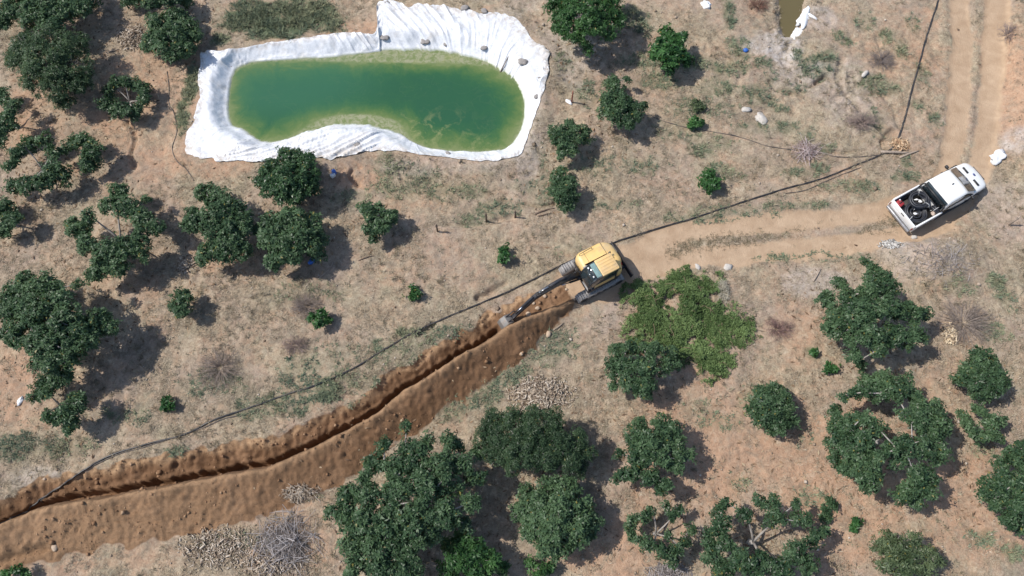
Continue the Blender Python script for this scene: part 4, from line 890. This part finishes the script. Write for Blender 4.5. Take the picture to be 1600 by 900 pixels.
dry_bush(480, 480, 30, 24, 140, 'low purplish dry bush in the grass right of a young sapling', (.26, .21, .18))
dry_bush(345, 575, 40, 40, 160, 'sparse purplish dry bush right of the very large left edge tree shadow', (.26, .21, .175))
dry_bush(462, 540, 26, 18, 90, 'pinkish dry bush above the black pipe, middle left', (.28, .21, .18))
dry_bush(1215, 515, 26, 22, 90, 'reddish dry bush at the right end of the bramble', (.24, .15, .13))
dry_bush(1185, 10, 18, 16, 90, 'rust brown dry bush at the top edge left of the puddle', (.20, .11, .08))
dry_bush(1575, 55, 20, 24, 90, 'grey dry bush on the right bank of the track near the top', (.24, .185, .165))
dry_bush(1128, 455, 12, 22, 90, 'pale dead bush standing in the bramble', (.46, .42, .33))
# ---------------------------------------------------------------- excavator
def rounded(pts):                        # [(x, y, r)] ccw -> outline with rounded corners
    out = []; n = len(pts)
    for i in range(n):
        p = Vector(pts[i][:2]); r = pts[i][2]; a = Vector(pts[i-1][:2]); b = Vector(pts[(i+1) % n][:2])
        if r <= 0: out.append(tuple(p)); continue
        u = (a-p).normalized(); v = (b-p).normalized(); h = math.acos(max(-1, min(1, u.dot(v))))/2
        L = min(r/math.tan(h), (a-p).length*.49, (b-p).length*.49); rr = L*math.tan(h)
        c = p+(u+v).normalized()*(rr/math.sin(h)); s = p+u*L-c; e = p+v*L-c
        a0 = math.atan2(s.y, s.x); a1 = math.atan2(e.y, e.x); d = (a1-a0+math.pi) % (2*math.pi)-math.pi
        for k in range(7): t = a0+d*k/6; out.append((c.x+rr*math.cos(t), c.y+rr*math.sin(t)))
    return out
M_yel = simple('faded_yellow_paint', (.68, .45, .17), .45, 0, .09, 3, (.45, .35, .22), .75)
M_roofy = simple('sunfaded_roof_paint', (.66, .44, .19), .5, 0, .08, 4, (.50, .38, .24), .6)
M_arm = simple('dark_grey_steel_paint', (.020, .022, .029), .42, .1, .25, 5, (.13, .10, .08), .40)
M_track = simple('dusty_track_steel', (.30, .285, .275), .7, .2, .2, 9, (.19, .15, .12), .6, .4, .4)
M_rub = simple('black_rubber', (.018, .018, .02), .75, 0, .25, 9, (.16, .125, .095), .45)
M_steel = simple('worn_bucket_steel', (.17, .165, .16), .6, .3, .15, 9, (.20, .13, .08), .6)
M_chrome = simple('chrome_rod', (.6, .6, .62), .2, 1, .03)
def glass(name, c, r=.06):
    m, t, b = mat(name); p = objc_(t)
    t.links.new(ramp_(t, noise_(t, 5, 4, .6, p), [(.35, c), (.75, tuple(x*1.5+.01 for x in c))]), b.inputs['Base Color'])
    b.inputs['Roughness'].default_value = r; b.inputs['Coat Weight'].default_value = .4; b.inputs['Coat Roughness'].default_value = .03; return m
M_gl = glass('dark_cab_glass', (.014, .022, .026)); M_sky = glass('green_tinted_roof_glass', (.15, .225, .215), .15); M_wind = glass('windscreen_glass', (.022, .028, .030), .08)
def excavator():
    fx, fy = at(889.5, 442.5, .65); bx, by = at(968, 404, .45)
    F = Vector((float(fx), float(fy))); B = Vector((float(bx), float(by))); h = (F-B).normalized(); rz = math.atan2(h.y, h.x)
    o = F-h*1.5; z = gz(o.x, o.y)
    r = thing('excavator', (o.x, o.y, z), 'yellow tracked excavator with dark boom reaching down into the trench', 'excavator', rz=rz)
    def stadium(x0, x1, zc, R_, n=10):
        return [(x1+R_*math.sin(a), zc-R_*math.cos(a)) for a in np.linspace(0, math.pi, n)]+[(x0-R_*math.sin(a), zc+R_*math.cos(a)) for a in np.linspace(0, math.pi, n)]
    for s in (-1, 1):
        y = s*.95; t = MB(); t.prism(stadium(-1.15, 1.15, .36, .34), y-.225, y+.225)
        pts = stadium(-1.15, 1.15, .36, .36, 14); P = catmull(np.array(pts), 3, True); L = np.cumsum(np.r_[0, np.hypot(*np.diff(np.vstack([P, P[:1]]), axis=0).T)])
        for q in np.linspace(0, L[-1], 46, endpoint=False):
            i = np.searchsorted(L, q, 'right')-1; a, b = P[i], P[(i+1) % len(P)]; d = (b-a)/np.linalg.norm(b-a); p = a+d*(q-L[i])
            rot = Matrix.Rotation(-math.atan2(d[1], d[0]), 3, 'Y'); t.box((p[0], y, p[1]), (.085, .45, .030), rot)
        tr = t.build('track', M_track, r)
        for x in (-1.15, -.6, -.2, .2, .6, 1.15): MB().tube([(x, y+s*.20, .30 if abs(x) < 1 else .36), (x, y+s*.24, .30 if abs(x) < 1 else .36)], .24 if abs(x) > 1 else .12, 16).build('roller', M_arm, tr, bevel=.015)
    MB().box((0, 0, .48), (1.5, 1.45, .34)).box((0, 0, .75), (1.0, 1.0, .2)).tube([(0, 0, .7), (0, 0, .95)], .55, 24).build('undercarriage', M_arm, r, bevel=.03)
    bl = MB(); bl.prism([(-1.98, .06), (-2.06, .05), (-2.12, .22), (-2.10, .42), (-1.99, .56), (-1.95, .55), (-2.03, .40), (-2.05, .24)], -1.17, 1.17).build('dozer_blade', M_arm, r, bevel=.01)
    a = MB()
    for s in (-1, 1): a.box((-1.5, s*.5, .36), (1.0, .12, .16))
    a.build('blade_arm', M_arm, r, bevel=.02)
    # revolving house: a dark deck, the rounded engine hood on the right, the counterweight behind
    deck = rounded([(-1.55, -1.10, .65), (.70, -1.13, .25), (.70, .15, .05), (.95, .25, .05), (.95, 1.10, .08), (-1.20, 1.10, .55), (-1.58, .3, .3)])
    MB().slab(deck, [(.95, .02), (1.0, 0), (1.22, 0), (1.24, .02)]).build('deck', M_arm, r)
    hood = rounded([(-1.58, -1.08, .75), (.72, -1.10, .45), (.72, .085, .22), (-.84, .085, .04), (-.86, 1.02, .05), (-1.22, 1.06, .6), (-1.60, .35, .35)])
    hd = MB().slab(hood, [(1.245, 0), (1.55, .0), (1.70, .03), (1.79, .08), (1.855, .16), (1.89, .27), (1.90, .32)]).build('engine_hood', M_yel, r, smooth=True)
    MB().box((-.95, -.50, 1.899), (.022, 1.0, .012)).build('seam', M_arm, hd)
    MB().tube([(-.98, -.12, 1.85), (-.98, -.12, 2.15), (-1.08, -.12, 2.22)], .05, 10).build('exhaust_pipe', M_arm, hd, True)
    MB().box((-.10, -.05, 1.85), (1.45, .20, .10)).build('hood_rail', M_track, hd, bevel=.01)
    MB().tube([(-1.12, .14, 1.88), (-1.12, .14, 1.95)], .06, 12).build('filler_cap', M_arm, hd)
    hr = MB().tube([(.45, -.86, 1.84), (.45, -.86, 2.05), (-.35, -.90, 2.05), (-.35, -.90, 1.84)], .018, 6)
    hr.build('handrail', M_arm, r)
    for x in (-.55, -.46, -.37, -.28): MB().box((x, -1.082, 1.45), (.04, .02, .34)).build('grille_slat', M_arm, hd)
    MB().box((.18, -.50, 1.899), (.016, .8, .012)).build('seam', M_arm, hd)
    MB().box((-1.42, .62, 1.70), (.04, .16, .12)).build('tail_lamp', simple('red_lamp_plastic', (.5, .05, .03), .3), hd, bevel=.01)
    # cab on the left
    n0 = len(col.objects)
    cab = MB(); cab.prism([(-.42, 1.245), (1.28, 1.245), (1.36, 1.7), (1.22, 2.32), (.92, 2.62), (-.42, 2.66)], .10, 1.06)
    cb = cab.build('cab', M_gl, r, bevel=.04)
    rf = MB(); rf.slab(rounded([(-.50, .06, .08), (.56, .06, .04), (.56, 1.09, .04), (-.50, 1.09, .08)]), [(2.665, .02), (2.69, 0), (2.735, .01), (2.755, .04)])
    for k in range(5): rf.box((.03, .22+k*.175, 2.762), (.86, .055, .022))
    rfo = rf.build('cab_roof', M_roofy, r, bevel=.008)
    sk = MB().box((.72, .575, 2.672), (.30, .86, .025), Matrix.Rotation(R(3), 3, 'Y')).build('skylight', M_sky, cb, bevel=.006)
    fr = MB(); fr.box((.555, .575, 2.668), (.035, 1.0, .05)).box((.895, .575, 2.645), (.04, 1.0, .04))
    for s in (.115, 1.045):
        fr.tube([(.9, s, 2.63), (1.22, s, 2.33), (1.36, s, 1.7), (1.30, s, 1.26)], .035, 8); fr.tube([(-.42, s, 2.62), (-.42, s, 1.26)], .035, 8); fr.box((.4, s, 2.65), (1.05, .05, .05))
    fr.build('cab_frame', M_arm, r)
    MB().prism([(.98, 2.55), (1.215, 2.335), (1.225, 2.345), (.99, 2.565)], .2, .96).build('windscreen', M_wind, cb)
    st_ = MB().box((.15, .56, 1.65), (.5, .5, .12)).box((-.1, .56, 1.95), (.12, .5, .6)).build('seat', M_rub, r, bevel=.04)
    MB().box((.3, 1.066, 1.45), (1.3, .012, .40)).build('cab_door', M_yel, r, bevel=.004)
    MB().tube([(1.2, 1.08, 1.9), (1.32, 1.22, 2.1)], .014, 6).box((1.34, 1.24, 2.15), (.03, .14, .22)).build('mirror', M_arm, r)
    for y in (.28, .86): MB().tube([(.99, y, 2.66), (1.06, y, 2.66)], .055, 12).build('work_lamp', simple('lamp_lens', (.8, .8, .78), .2), r)
    for ob in list(col.objects)[n0:]:
        if ob.parent == r: ob.location.x -= .40
    n0 = len(col.objects)
    # boom, arm, bucket, rams
    W_ = .27
    def beam(pts, w, hs, nm, y=0.0):
        n = len(pts); up = []; dn = []
        for i in range(n):
            d = Vector(pts[min(i+1, n-1)])-Vector(pts[max(i-1, 0)]); d.normalize(); q = Vector((-d.y, d.x))*hs[i]/2
            up.append((pts[i][0]+q.x, pts[i][1]+q.y)); dn.append((pts[i][0]-q.x, pts[i][1]-q.y))
        return MB().prism(dn+up[::-1], y-w/2, y+w/2)
    Y0 = -.05
    MB().box((1.25, Y0, 1.2), (.42, .34, .5)).tube([(1.4, Y0-.25, 1.38), (1.4, Y0+.25, 1.38)], .10, 14).build('boom_bracket', M_arm, r, bevel=.03)
    bm_ = beam([(1.40, 1.42), (1.95, 1.80), (2.55, 2.05), (3.1, 2.08), (3.7, 2.00), (4.25, 1.85)], W_, [.28, .38, .46, .42, .34, .26], 'boom', Y0).build('boom', M_arm, r, bevel=.025)
    ar = beam([(4.0, 2.15), (4.22, 1.86), (4.9, 1.22), (5.55, .58), (5.78, .36)], .23, [.16, .34, .28, .22, .18], 'arm', Y0).build('arm', M_arm, r, bevel=.02)
    def ram(a, b, y, R_, nm, par):
        a = Vector((a[0], y, a[1])); b = Vector((b[0], y, b[1])); m = a.lerp(b, .58)
        c = MB().tube([a, m], R_, 12).build(nm, M_arm, par, True, .01); MB().tube([m, b], R_*.55, 10).build('ram_rod', M_chrome, c, True)
    ram((2.35, 2.36), (3.98, 2.22), Y0, .085, 'arm_ram', r)
    for s in (-1, 1): ram((1.30, 1.16), (2.62, 1.96), Y0+s*.19, .06, 'boom_ram', r)
    ram((4.35, 2.04), (5.5, .90), Y0, .065, 'bucket_ram', r)
    MB().tube([(5.5, Y0-.16, 1.0), (5.98, Y0-.16, .62)], .035, 8).tube([(5.5, Y0+.16, 1.0), (5.98, Y0+.16, .62)], .035, 8).tube([(5.42, Y0-.14, .84), (5.5, Y0-.14, 1.0)], .03, 8).tube([(5.42, Y0+.14, .84), (5.5, Y0+.14, 1.0)], .03, 8).build('bucket_link', M_arm, r)
    # bucket: curved back, two cheeks, teeth
    prof = [(5.70, .55), (6.05, .66), (6.36, .50), (6.50, .18), (6.40, -.16), (6.14, -.36), (5.80, -.44)]
    inn = [(x*.93+5.98*.07, z*.90+.12*.10) for x, z in prof]
    bk = MB(); hw = .29; bk.prism(prof+inn[::-1], Y0-hw, Y0+hw)
    for s in (-1, 1): bk.prism(prof, Y0+s*hw-.012*(1+s)-.0, Y0+s*hw+.012*(1-s)+.024*0+.001)
    bo = bk.build('bucket', M_steel, r, bevel=.012)
    for k in range(5): MB().prism([(5.84, -.41), (5.66, -.50), (5.84, -.47)], Y0-hw+.05+k*.14, Y0-hw+.11+k*.14).build('tooth', M_steel, bo)
    hs = MB()
    for y in (-.08, .0, .08):
        hs.tube([(1.1, Y0+y-.25, 1.3), (1.5, Y0+y-.1, 1.75), (2.0, Y0+y, 2.08), (2.5, Y0+y+.12, 2.32), (3.2, Y0+y+.15, 2.34), (3.8, Y0+y+.1, 2.30), (4.2, Y0+y, 2.15)], .022, 6)
    for y in (-.15, -.05, .05): hs.tube([(.9, Y0+y-.15, 1.28), (1.2, Y0+y*1.6-.2, 1.55), (1.45, Y0+y, 1.50)], .025, 6)
    hs.build('hydraulic_hose', M_rub, r)
    swing = Matrix.Rotation(R(2.5), 4, 'Z') @ Matrix.Translation((-.40, 0, 0))
    for ob in list(col.objects)[n0:]:
        if ob.parent == r: ob.matrix_local = swing
excavator()

# ---------------------------------------------------------------- pickup
M_wpaint = simple('white_car_paint', (.76, .76, .75), .24, 0, .02, 2, (.58, .52, .44), .32)
M_wpaint.node_tree.nodes['Principled BSDF'].inputs['Coat Weight'].default_value = .5
M_blk = simple('black_trim', (.02, .02, .022), .5, 0, .2, 6, (.12, .10, .08), .3)
TS = 1.12
def pickup():
    ax, ay = at(1412, 334, .95); bx, by = at(1529, 270, .75)
    A = Vector((float(ax), float(ay))); B = Vector((float(bx), float(by))); h = (B-A).normalized(); L = (B-A).length; rz = math.atan2(h.y, h.x)
    c = A+h*2.62*1.12; z = gz(c.x, c.y)
    r = thing('pickup_truck', (c.x, c.y, z), 'white double cab pickup with coils of black pipe in its open bed', 'pickup', rz=rz)
    print('pickup measured length', L)
    # lower body: loft of stations along x, each a rounded section (half width w, z low, z high)
    st_ = [(-2.62, .90, .48, 1.02), (-2.58, .93, .44, 1.06), (-.80, .935, .40, 1.06), (.9, .935, .40, 1.07), (1.35, .925, .40, 1.08), (1.9, .90, .40, 1.02), (2.3, .86, .42, .94), (2.5, .78, .42, .84), (2.62, .62, .44, .74), (2.68, .42, .48, .68)]
    def section(x, w, z0, z1):
        zz = z1-.02
        return [(x, -w*.9, z0), (x, -w, z0+.12), (x, -w, z0+.4*(zz-z0)), (x, -w*.985, zz-.09), (x, -w*.90, zz), (x, -w*.5, z1+.015), (x, 0, z1+.025), (x, w*.5, z1+.015), (x, w*.90, zz), (x, w*.985, zz-.09), (x, w, z0+.4*(zz-z0)), (x, w, z0+.12), (x, w*.9, z0)]
    def loft(secs, m, name, par, sub=1, caps=True):
        n = len(secs[0]); V = [p for s in secs for p in s]; F = []
        for i in range(len(secs)-1):
            for k in range(n):
                F.append((i*n+k, i*n+(k+1) % n, (i+1)*n+(k+1) % n, (i+1)*n+k))
        if caps: F += [tuple(range(n-1, -1, -1)), tuple((len(secs)-1)*n+k for k in range(n))]
        o = MB().add(V, F).build(name, m, par, True)
        if sub: s_ = o.modifiers.new('smooth', 'SUBSURF'); s_.levels = s_.render_levels = sub
        return o
    loft([section(*s) for s in st_ if s[0] >= -.81]+[], M_wpaint, 'body', r)
    # bed: floor, walls with rolled rim, tailgate
    bd = MB()
    for s in (-1, 1): bd.prism([(-2.56, .42), (-.84, .42), (-.84, 1.06), (-2.56, 1.06)], s*.90-.045, s*.90+.045)
    bd.box((-1.70, 0, .50), (1.72, 1.74, .08)); bd.box((-.86, 0, .80), (.05, 1.76, .54))
    bed = bd.build('bed', M_wpaint, r, bevel=.025)
    MB().box((-1.70, 0, .548), (1.62, 1.68, .012)).build('bed_floor', simple('dusty_bed_liner', (.055, .05, .046), .8), bed)
    tg = MB().box((-2.60, 0, .84), (.07, 1.80, .42)).build('tailgate', M_wpaint, r, bevel=.03); MB().box((-2.645, 0, .92), (.014, .22, .06)).build('handle', M_blk, tg)
    MB().box((-2.68, 0, .47), (.14, 1.72, .16)).build('rear_bumper', simple('grey_bumper', (.35, .35, .36), .4, .5), r, bevel=.03)
    # cabin
    lo = lambda x, w: [(x, -w, 1.05), (x, w, 1.05)]
    def cabsec(x, w0, w1, z1, z0=1.04):
        return [(x, -w0, z0), (x, -w0+.02, z0+.08), (x, -(w1+.035), z1-.10), (x, -w1+.05, z1-.015), (x, -w1*.45, z1+.012), (x, 0, z1+.018), (x, w1*.45, z1+.012), (x, w1-.05, z1-.015), (x, w1+.035, z1-.10), (x, w0-.02, z0+.08), (x, w0, z0)]
    loft([cabsec(-.83, .89, .80, 1.22), cabsec(-.82, .89, .80, 1.50), cabsec(-.79, .89, .79, 1.72), cabsec(-.70, .89, .79, 1.775), cabsec(.05, .89, .79, 1.80), cabsec(.42, .89, .78, 1.78), cabsec(.56, .89, .77, 1.735), cabsec(.85, .89, .79, 1.53), cabsec(1.25, .89, .83, 1.25), cabsec(1.48, .88, .82, 1.09)], M_wpaint, 'cabin', r)
    # glass lies 6 mm proud of the cabin
    MB().add([(1.47, -.80, 1.145), (1.47, .80, 1.145), (.54, .70, 1.785), (.54, -.70, 1.785), (1.53, 0, 1.16), (.58, 0, 1.815)], [(0, 4, 5, 3), (4, 1, 2, 5)]).build('windscreen', M_wind, r)
    for s in (-1, 1):
        for nm, q in (('rear_side_window', [(-.62, 1.14), (-.55, 1.66), (-.02, 1.69), (-.02, 1.14)]), ('front_side_window', [(.06, 1.14), (.06, 1.69), (.46, 1.68), (1.0, 1.32), (1.22, 1.14)])):
            V = []
            for x, zz in q:
                w = .875+(.775-.875)*(zz-1.12)/(1.675-1.12); V.append((x, s*(w+.022), zz))
            n = len(V); V2 = [(x, y-s*.05, zz) for x, y, zz in V]
            MB().add(V+V2, [tuple(range(n)), tuple(range(2*n-1, n-1, -1))]+[(i, (i+1) % n, (i+1) % n+n, i+n) for i in range(n)]).build(nm, M_gl, r)
        m = MB().box((1.02, s*1.03, 1.16), (.13, .20, .16)).build('mirror', M_blk, r, bevel=.04)
        MB().tube([(1.02, s*.88, 1.12), (1.02, s*.98, 1.13)], .025, 8).build('stalk', M_blk, m)
        d = MB()
        for x in (-.74, .02, 1.12): d.box((x, s*.938, .80), (.012, .012, .5))
        d.build('door_seam', M_blk, r)
        for x in (-.12, .86-.1): MB().box((x, s*.95, .93), (.14, .03, .03)).build('door_handle', M_blk, r)
        MB().box((.2, s*.92, .40), (2.3, .14, .07)).build('running_board', M_blk, r, bevel=.02)
        for x in (-1.72, 1.62):
            w = MB().tube([(x, s*.70, .37), (x, s*.925, .37)], .37, 28).build('wheel', M_rub, r, bevel=.04)
            MB().tube([(x, s*.90, .37), (x, s*.935, .37)], .22, 20).build('rim', simple('alloy', (.5, .5, .52), .3, .9), w, bevel=.02)
            ar = MB()
            arc = [(x+.47*math.cos(a), .40+.47*math.sin(a)) for a in np.linspace(0, math.pi, 15)]; arc2 = [(x+.40*math.cos(a), .40+.40*math.sin(a)) for a in np.linspace(math.pi, 0, 15)]
            ar.prism(arc+arc2, s*.925-.03, s*.925+.03); ar.build('wheel_arch', M_blk, r)
        MB().add([(2.30, s*.62, .90), (2.54, s*.52, .80), (2.42, s*.80, .74), (2.14, s*.878, .86), (2.34, s*.78, .84)], [(0, 1, 4), (1, 2, 4), (2, 3, 4), (3, 0, 4)]).build('headlight', simple('headlight_lens', (.62, .65, .68), .08), r)
        MB().box((-2.62, s*.86, .72), (.05, .07, .26)).build('tail_light', simple('tail_light_red', (.16, .02, .02), .25), r, bevel=.02)
        MB().box((1.86, s*.42, 1.053), (.13, .40, .012), Matrix.Rotation(R(7), 3, 'Y')).build('hood_vent', M_blk, r)
    MB().box((2.69, 0, .62), (.05, .9, .16)).build('grille', M_blk, r, bevel=.02)
    MB().tube([(2.13, 0, .985), (2.145, 0, 1.012)], .085, 20).build('emblem', simple('blue_enamel', (.03, .06, .22), .3), r)
    MB().prism([(.02, 1.81), (.18, 1.81), (.05, 1.90)], -.02, .02).build('antenna_fin', M_blk, r)
    rb = MB()
    for s in (-1, 1): rb.tube([(-.95, s*.84, 1.04), (-.97, s*.82, 1.45), (-.97, s*.74, 1.60)], .04, 10)
    rb.tube([(-.97, -.74, 1.60), (-.97, .74, 1.60)], .04, 10); rb.tube([(-.95, -.84, 1.12), (-.95, .84, 1.12)], .03, 8)
    rb.build('roll_bar', M_blk, r)
    MB().prism([(-.90, 1.07), (-.84, 1.07), (-.80, 1.70), (-.86, 1.70)], -.74, .74).build('rear_window', M_gl, r)
    Mx = Matrix.Translation((c.x, c.y, z)) @ Matrix.Rotation(rz, 4, 'Z')
    r.scale = (TS, TS, TS); Mx = Mx @ Matrix.Scale(TS, 4)
    def coil(p, ro, ri, hgt, tilt, label, ties):
        q = Mx @ Vector(p); t = thing('pipe_coil', q, label, 'pipe coil', 'coils of black pipe in the pickup bed', rz)
        P = []; pr = .048; lay = max(1, int((ro-ri)/(2*pr))); rows = max(1, int(hgt/(2*pr)))
        for j in range(rows):
            for i in range(lay):
                rr = ri+pr+2*pr*(i if j % 2 == 0 else lay-1-i)+.006*rng.normal()
                for a in np.linspace(0, 2*math.pi, 40, endpoint=False): P.append(((rr+.012*math.sin(3*a+i+j))*math.cos(a), (rr+.012*math.cos(2*a+j))*math.sin(a), pr+2*pr*j*.97+.012*math.sin(2*a+j*2+i)))
        k = MB().tube(P, pr, 6).build('windings', M_coil, t, True); w = t
        t.rotation_euler = (tilt[0], tilt[1], rz); t.scale = (TS, TS, TS)
        for a in ties:
            m0 = (ro+ri)/2; u = Vector((math.cos(a), math.sin(a), 0)); rw = (ro-ri)/2+.02
            MB().tube([u*(m0+rw*math.cos(b))+Vector((0, 0, hgt/2+(hgt/2+.03)*math.sin(b))) for b in np.linspace(0, 2*math.pi, 13)], .010, 5).build('tie', M_tie, t, True)
    M_coil = simple('black_pipe_gloss', (.024, .026, .033), .42, 0, .2, 4, (.10, .085, .07), .25)
    M_tie = simple('white_tie', (.75, .75, .74), .5, 0, .05)
    coil((-1.85, -.20, .57), .68, .40, .38, (.05, .02), 'largest black pipe coil lying flat nearest the tailgate', (.3, 3.4))
    coil((-1.34, .24, .80), .58, .31, .30, (-.08, -.18), 'black pipe coil leaning behind the cab over the largest coil', (1.0, 5.0))
    coil((-1.08, -.60, .86), .34, .18, .24, (0, 1.15), 'small black pipe coil standing on edge by the right bed wall', (.5, 3.2))
    coil((-1.85, -.22, .58), .37, .22, .20, (0.05, .1), 'dusty pipe coil nested inside the largest coil', (1.2,))
    q = Mx @ Vector((-2.28, .60, .56)); t = thing('fuel_can', q, 'red fuel can in the left rear corner of the pickup bed', 'fuel can', rz=rz+.15)
    MB().box((0, 0, .19), (.38, .42, .38)).build('body', simple('red_plastic', (.30, .03, .035), .4, 0, .15, 5, (.3, .2, .15), .4), t, bevel=.05)
    MB().tube([(-.08, 0, .38), (-.08, 0, .44), (.10, 0, .44), (.10, 0, .38)], .022, 8).build('handle', M_blk, t)
    MB().tube([(.10, .14, .37), (.10, .14, .43)], .04, 10).build('cap', M_tie, t)
    q = Mx @ Vector((-1.0, -.70, .58)); V, F = rock_mesh(.16, 4.4, (1.1, 1, .8), 3, .5)
    tag(raw_mesh('plastic_sack', V, F, simple('dirty_beige_sack', (.42, .34, .29), .8, 0, .2, 8), smooth=True, loc=(q.x, q.y, q.z+.12)), 'dirty beige sack in the front right corner of the pickup bed', 'plastic sack')
    q = Mx @ Vector((-1.42, .20, 1.1)); 
    for k, (dx, dy, sq, lb) in enumerate(((.0, .18, (1.5, .5, .4), 'white rag draped on the leaning pipe coil, left piece'), (.18, -.12, (1.2, .8, .4), 'white rag draped on the leaning pipe coil, right piece'), (-1.0, -.85, (1.1, .8, .4), 'white rag lying inside the largest pipe coil'))):
        q = Mx @ Vector((-1.34+dx*.6, .24+dy*.6, .80 if k < 2 else .82)); V, F = rock_mesh(.10, 9.1+k, sq, 2, .8)
        tag(raw_mesh('plastic_rag', V, F, M_white, smooth=True, loc=q), lb, 'rag')
pickup()
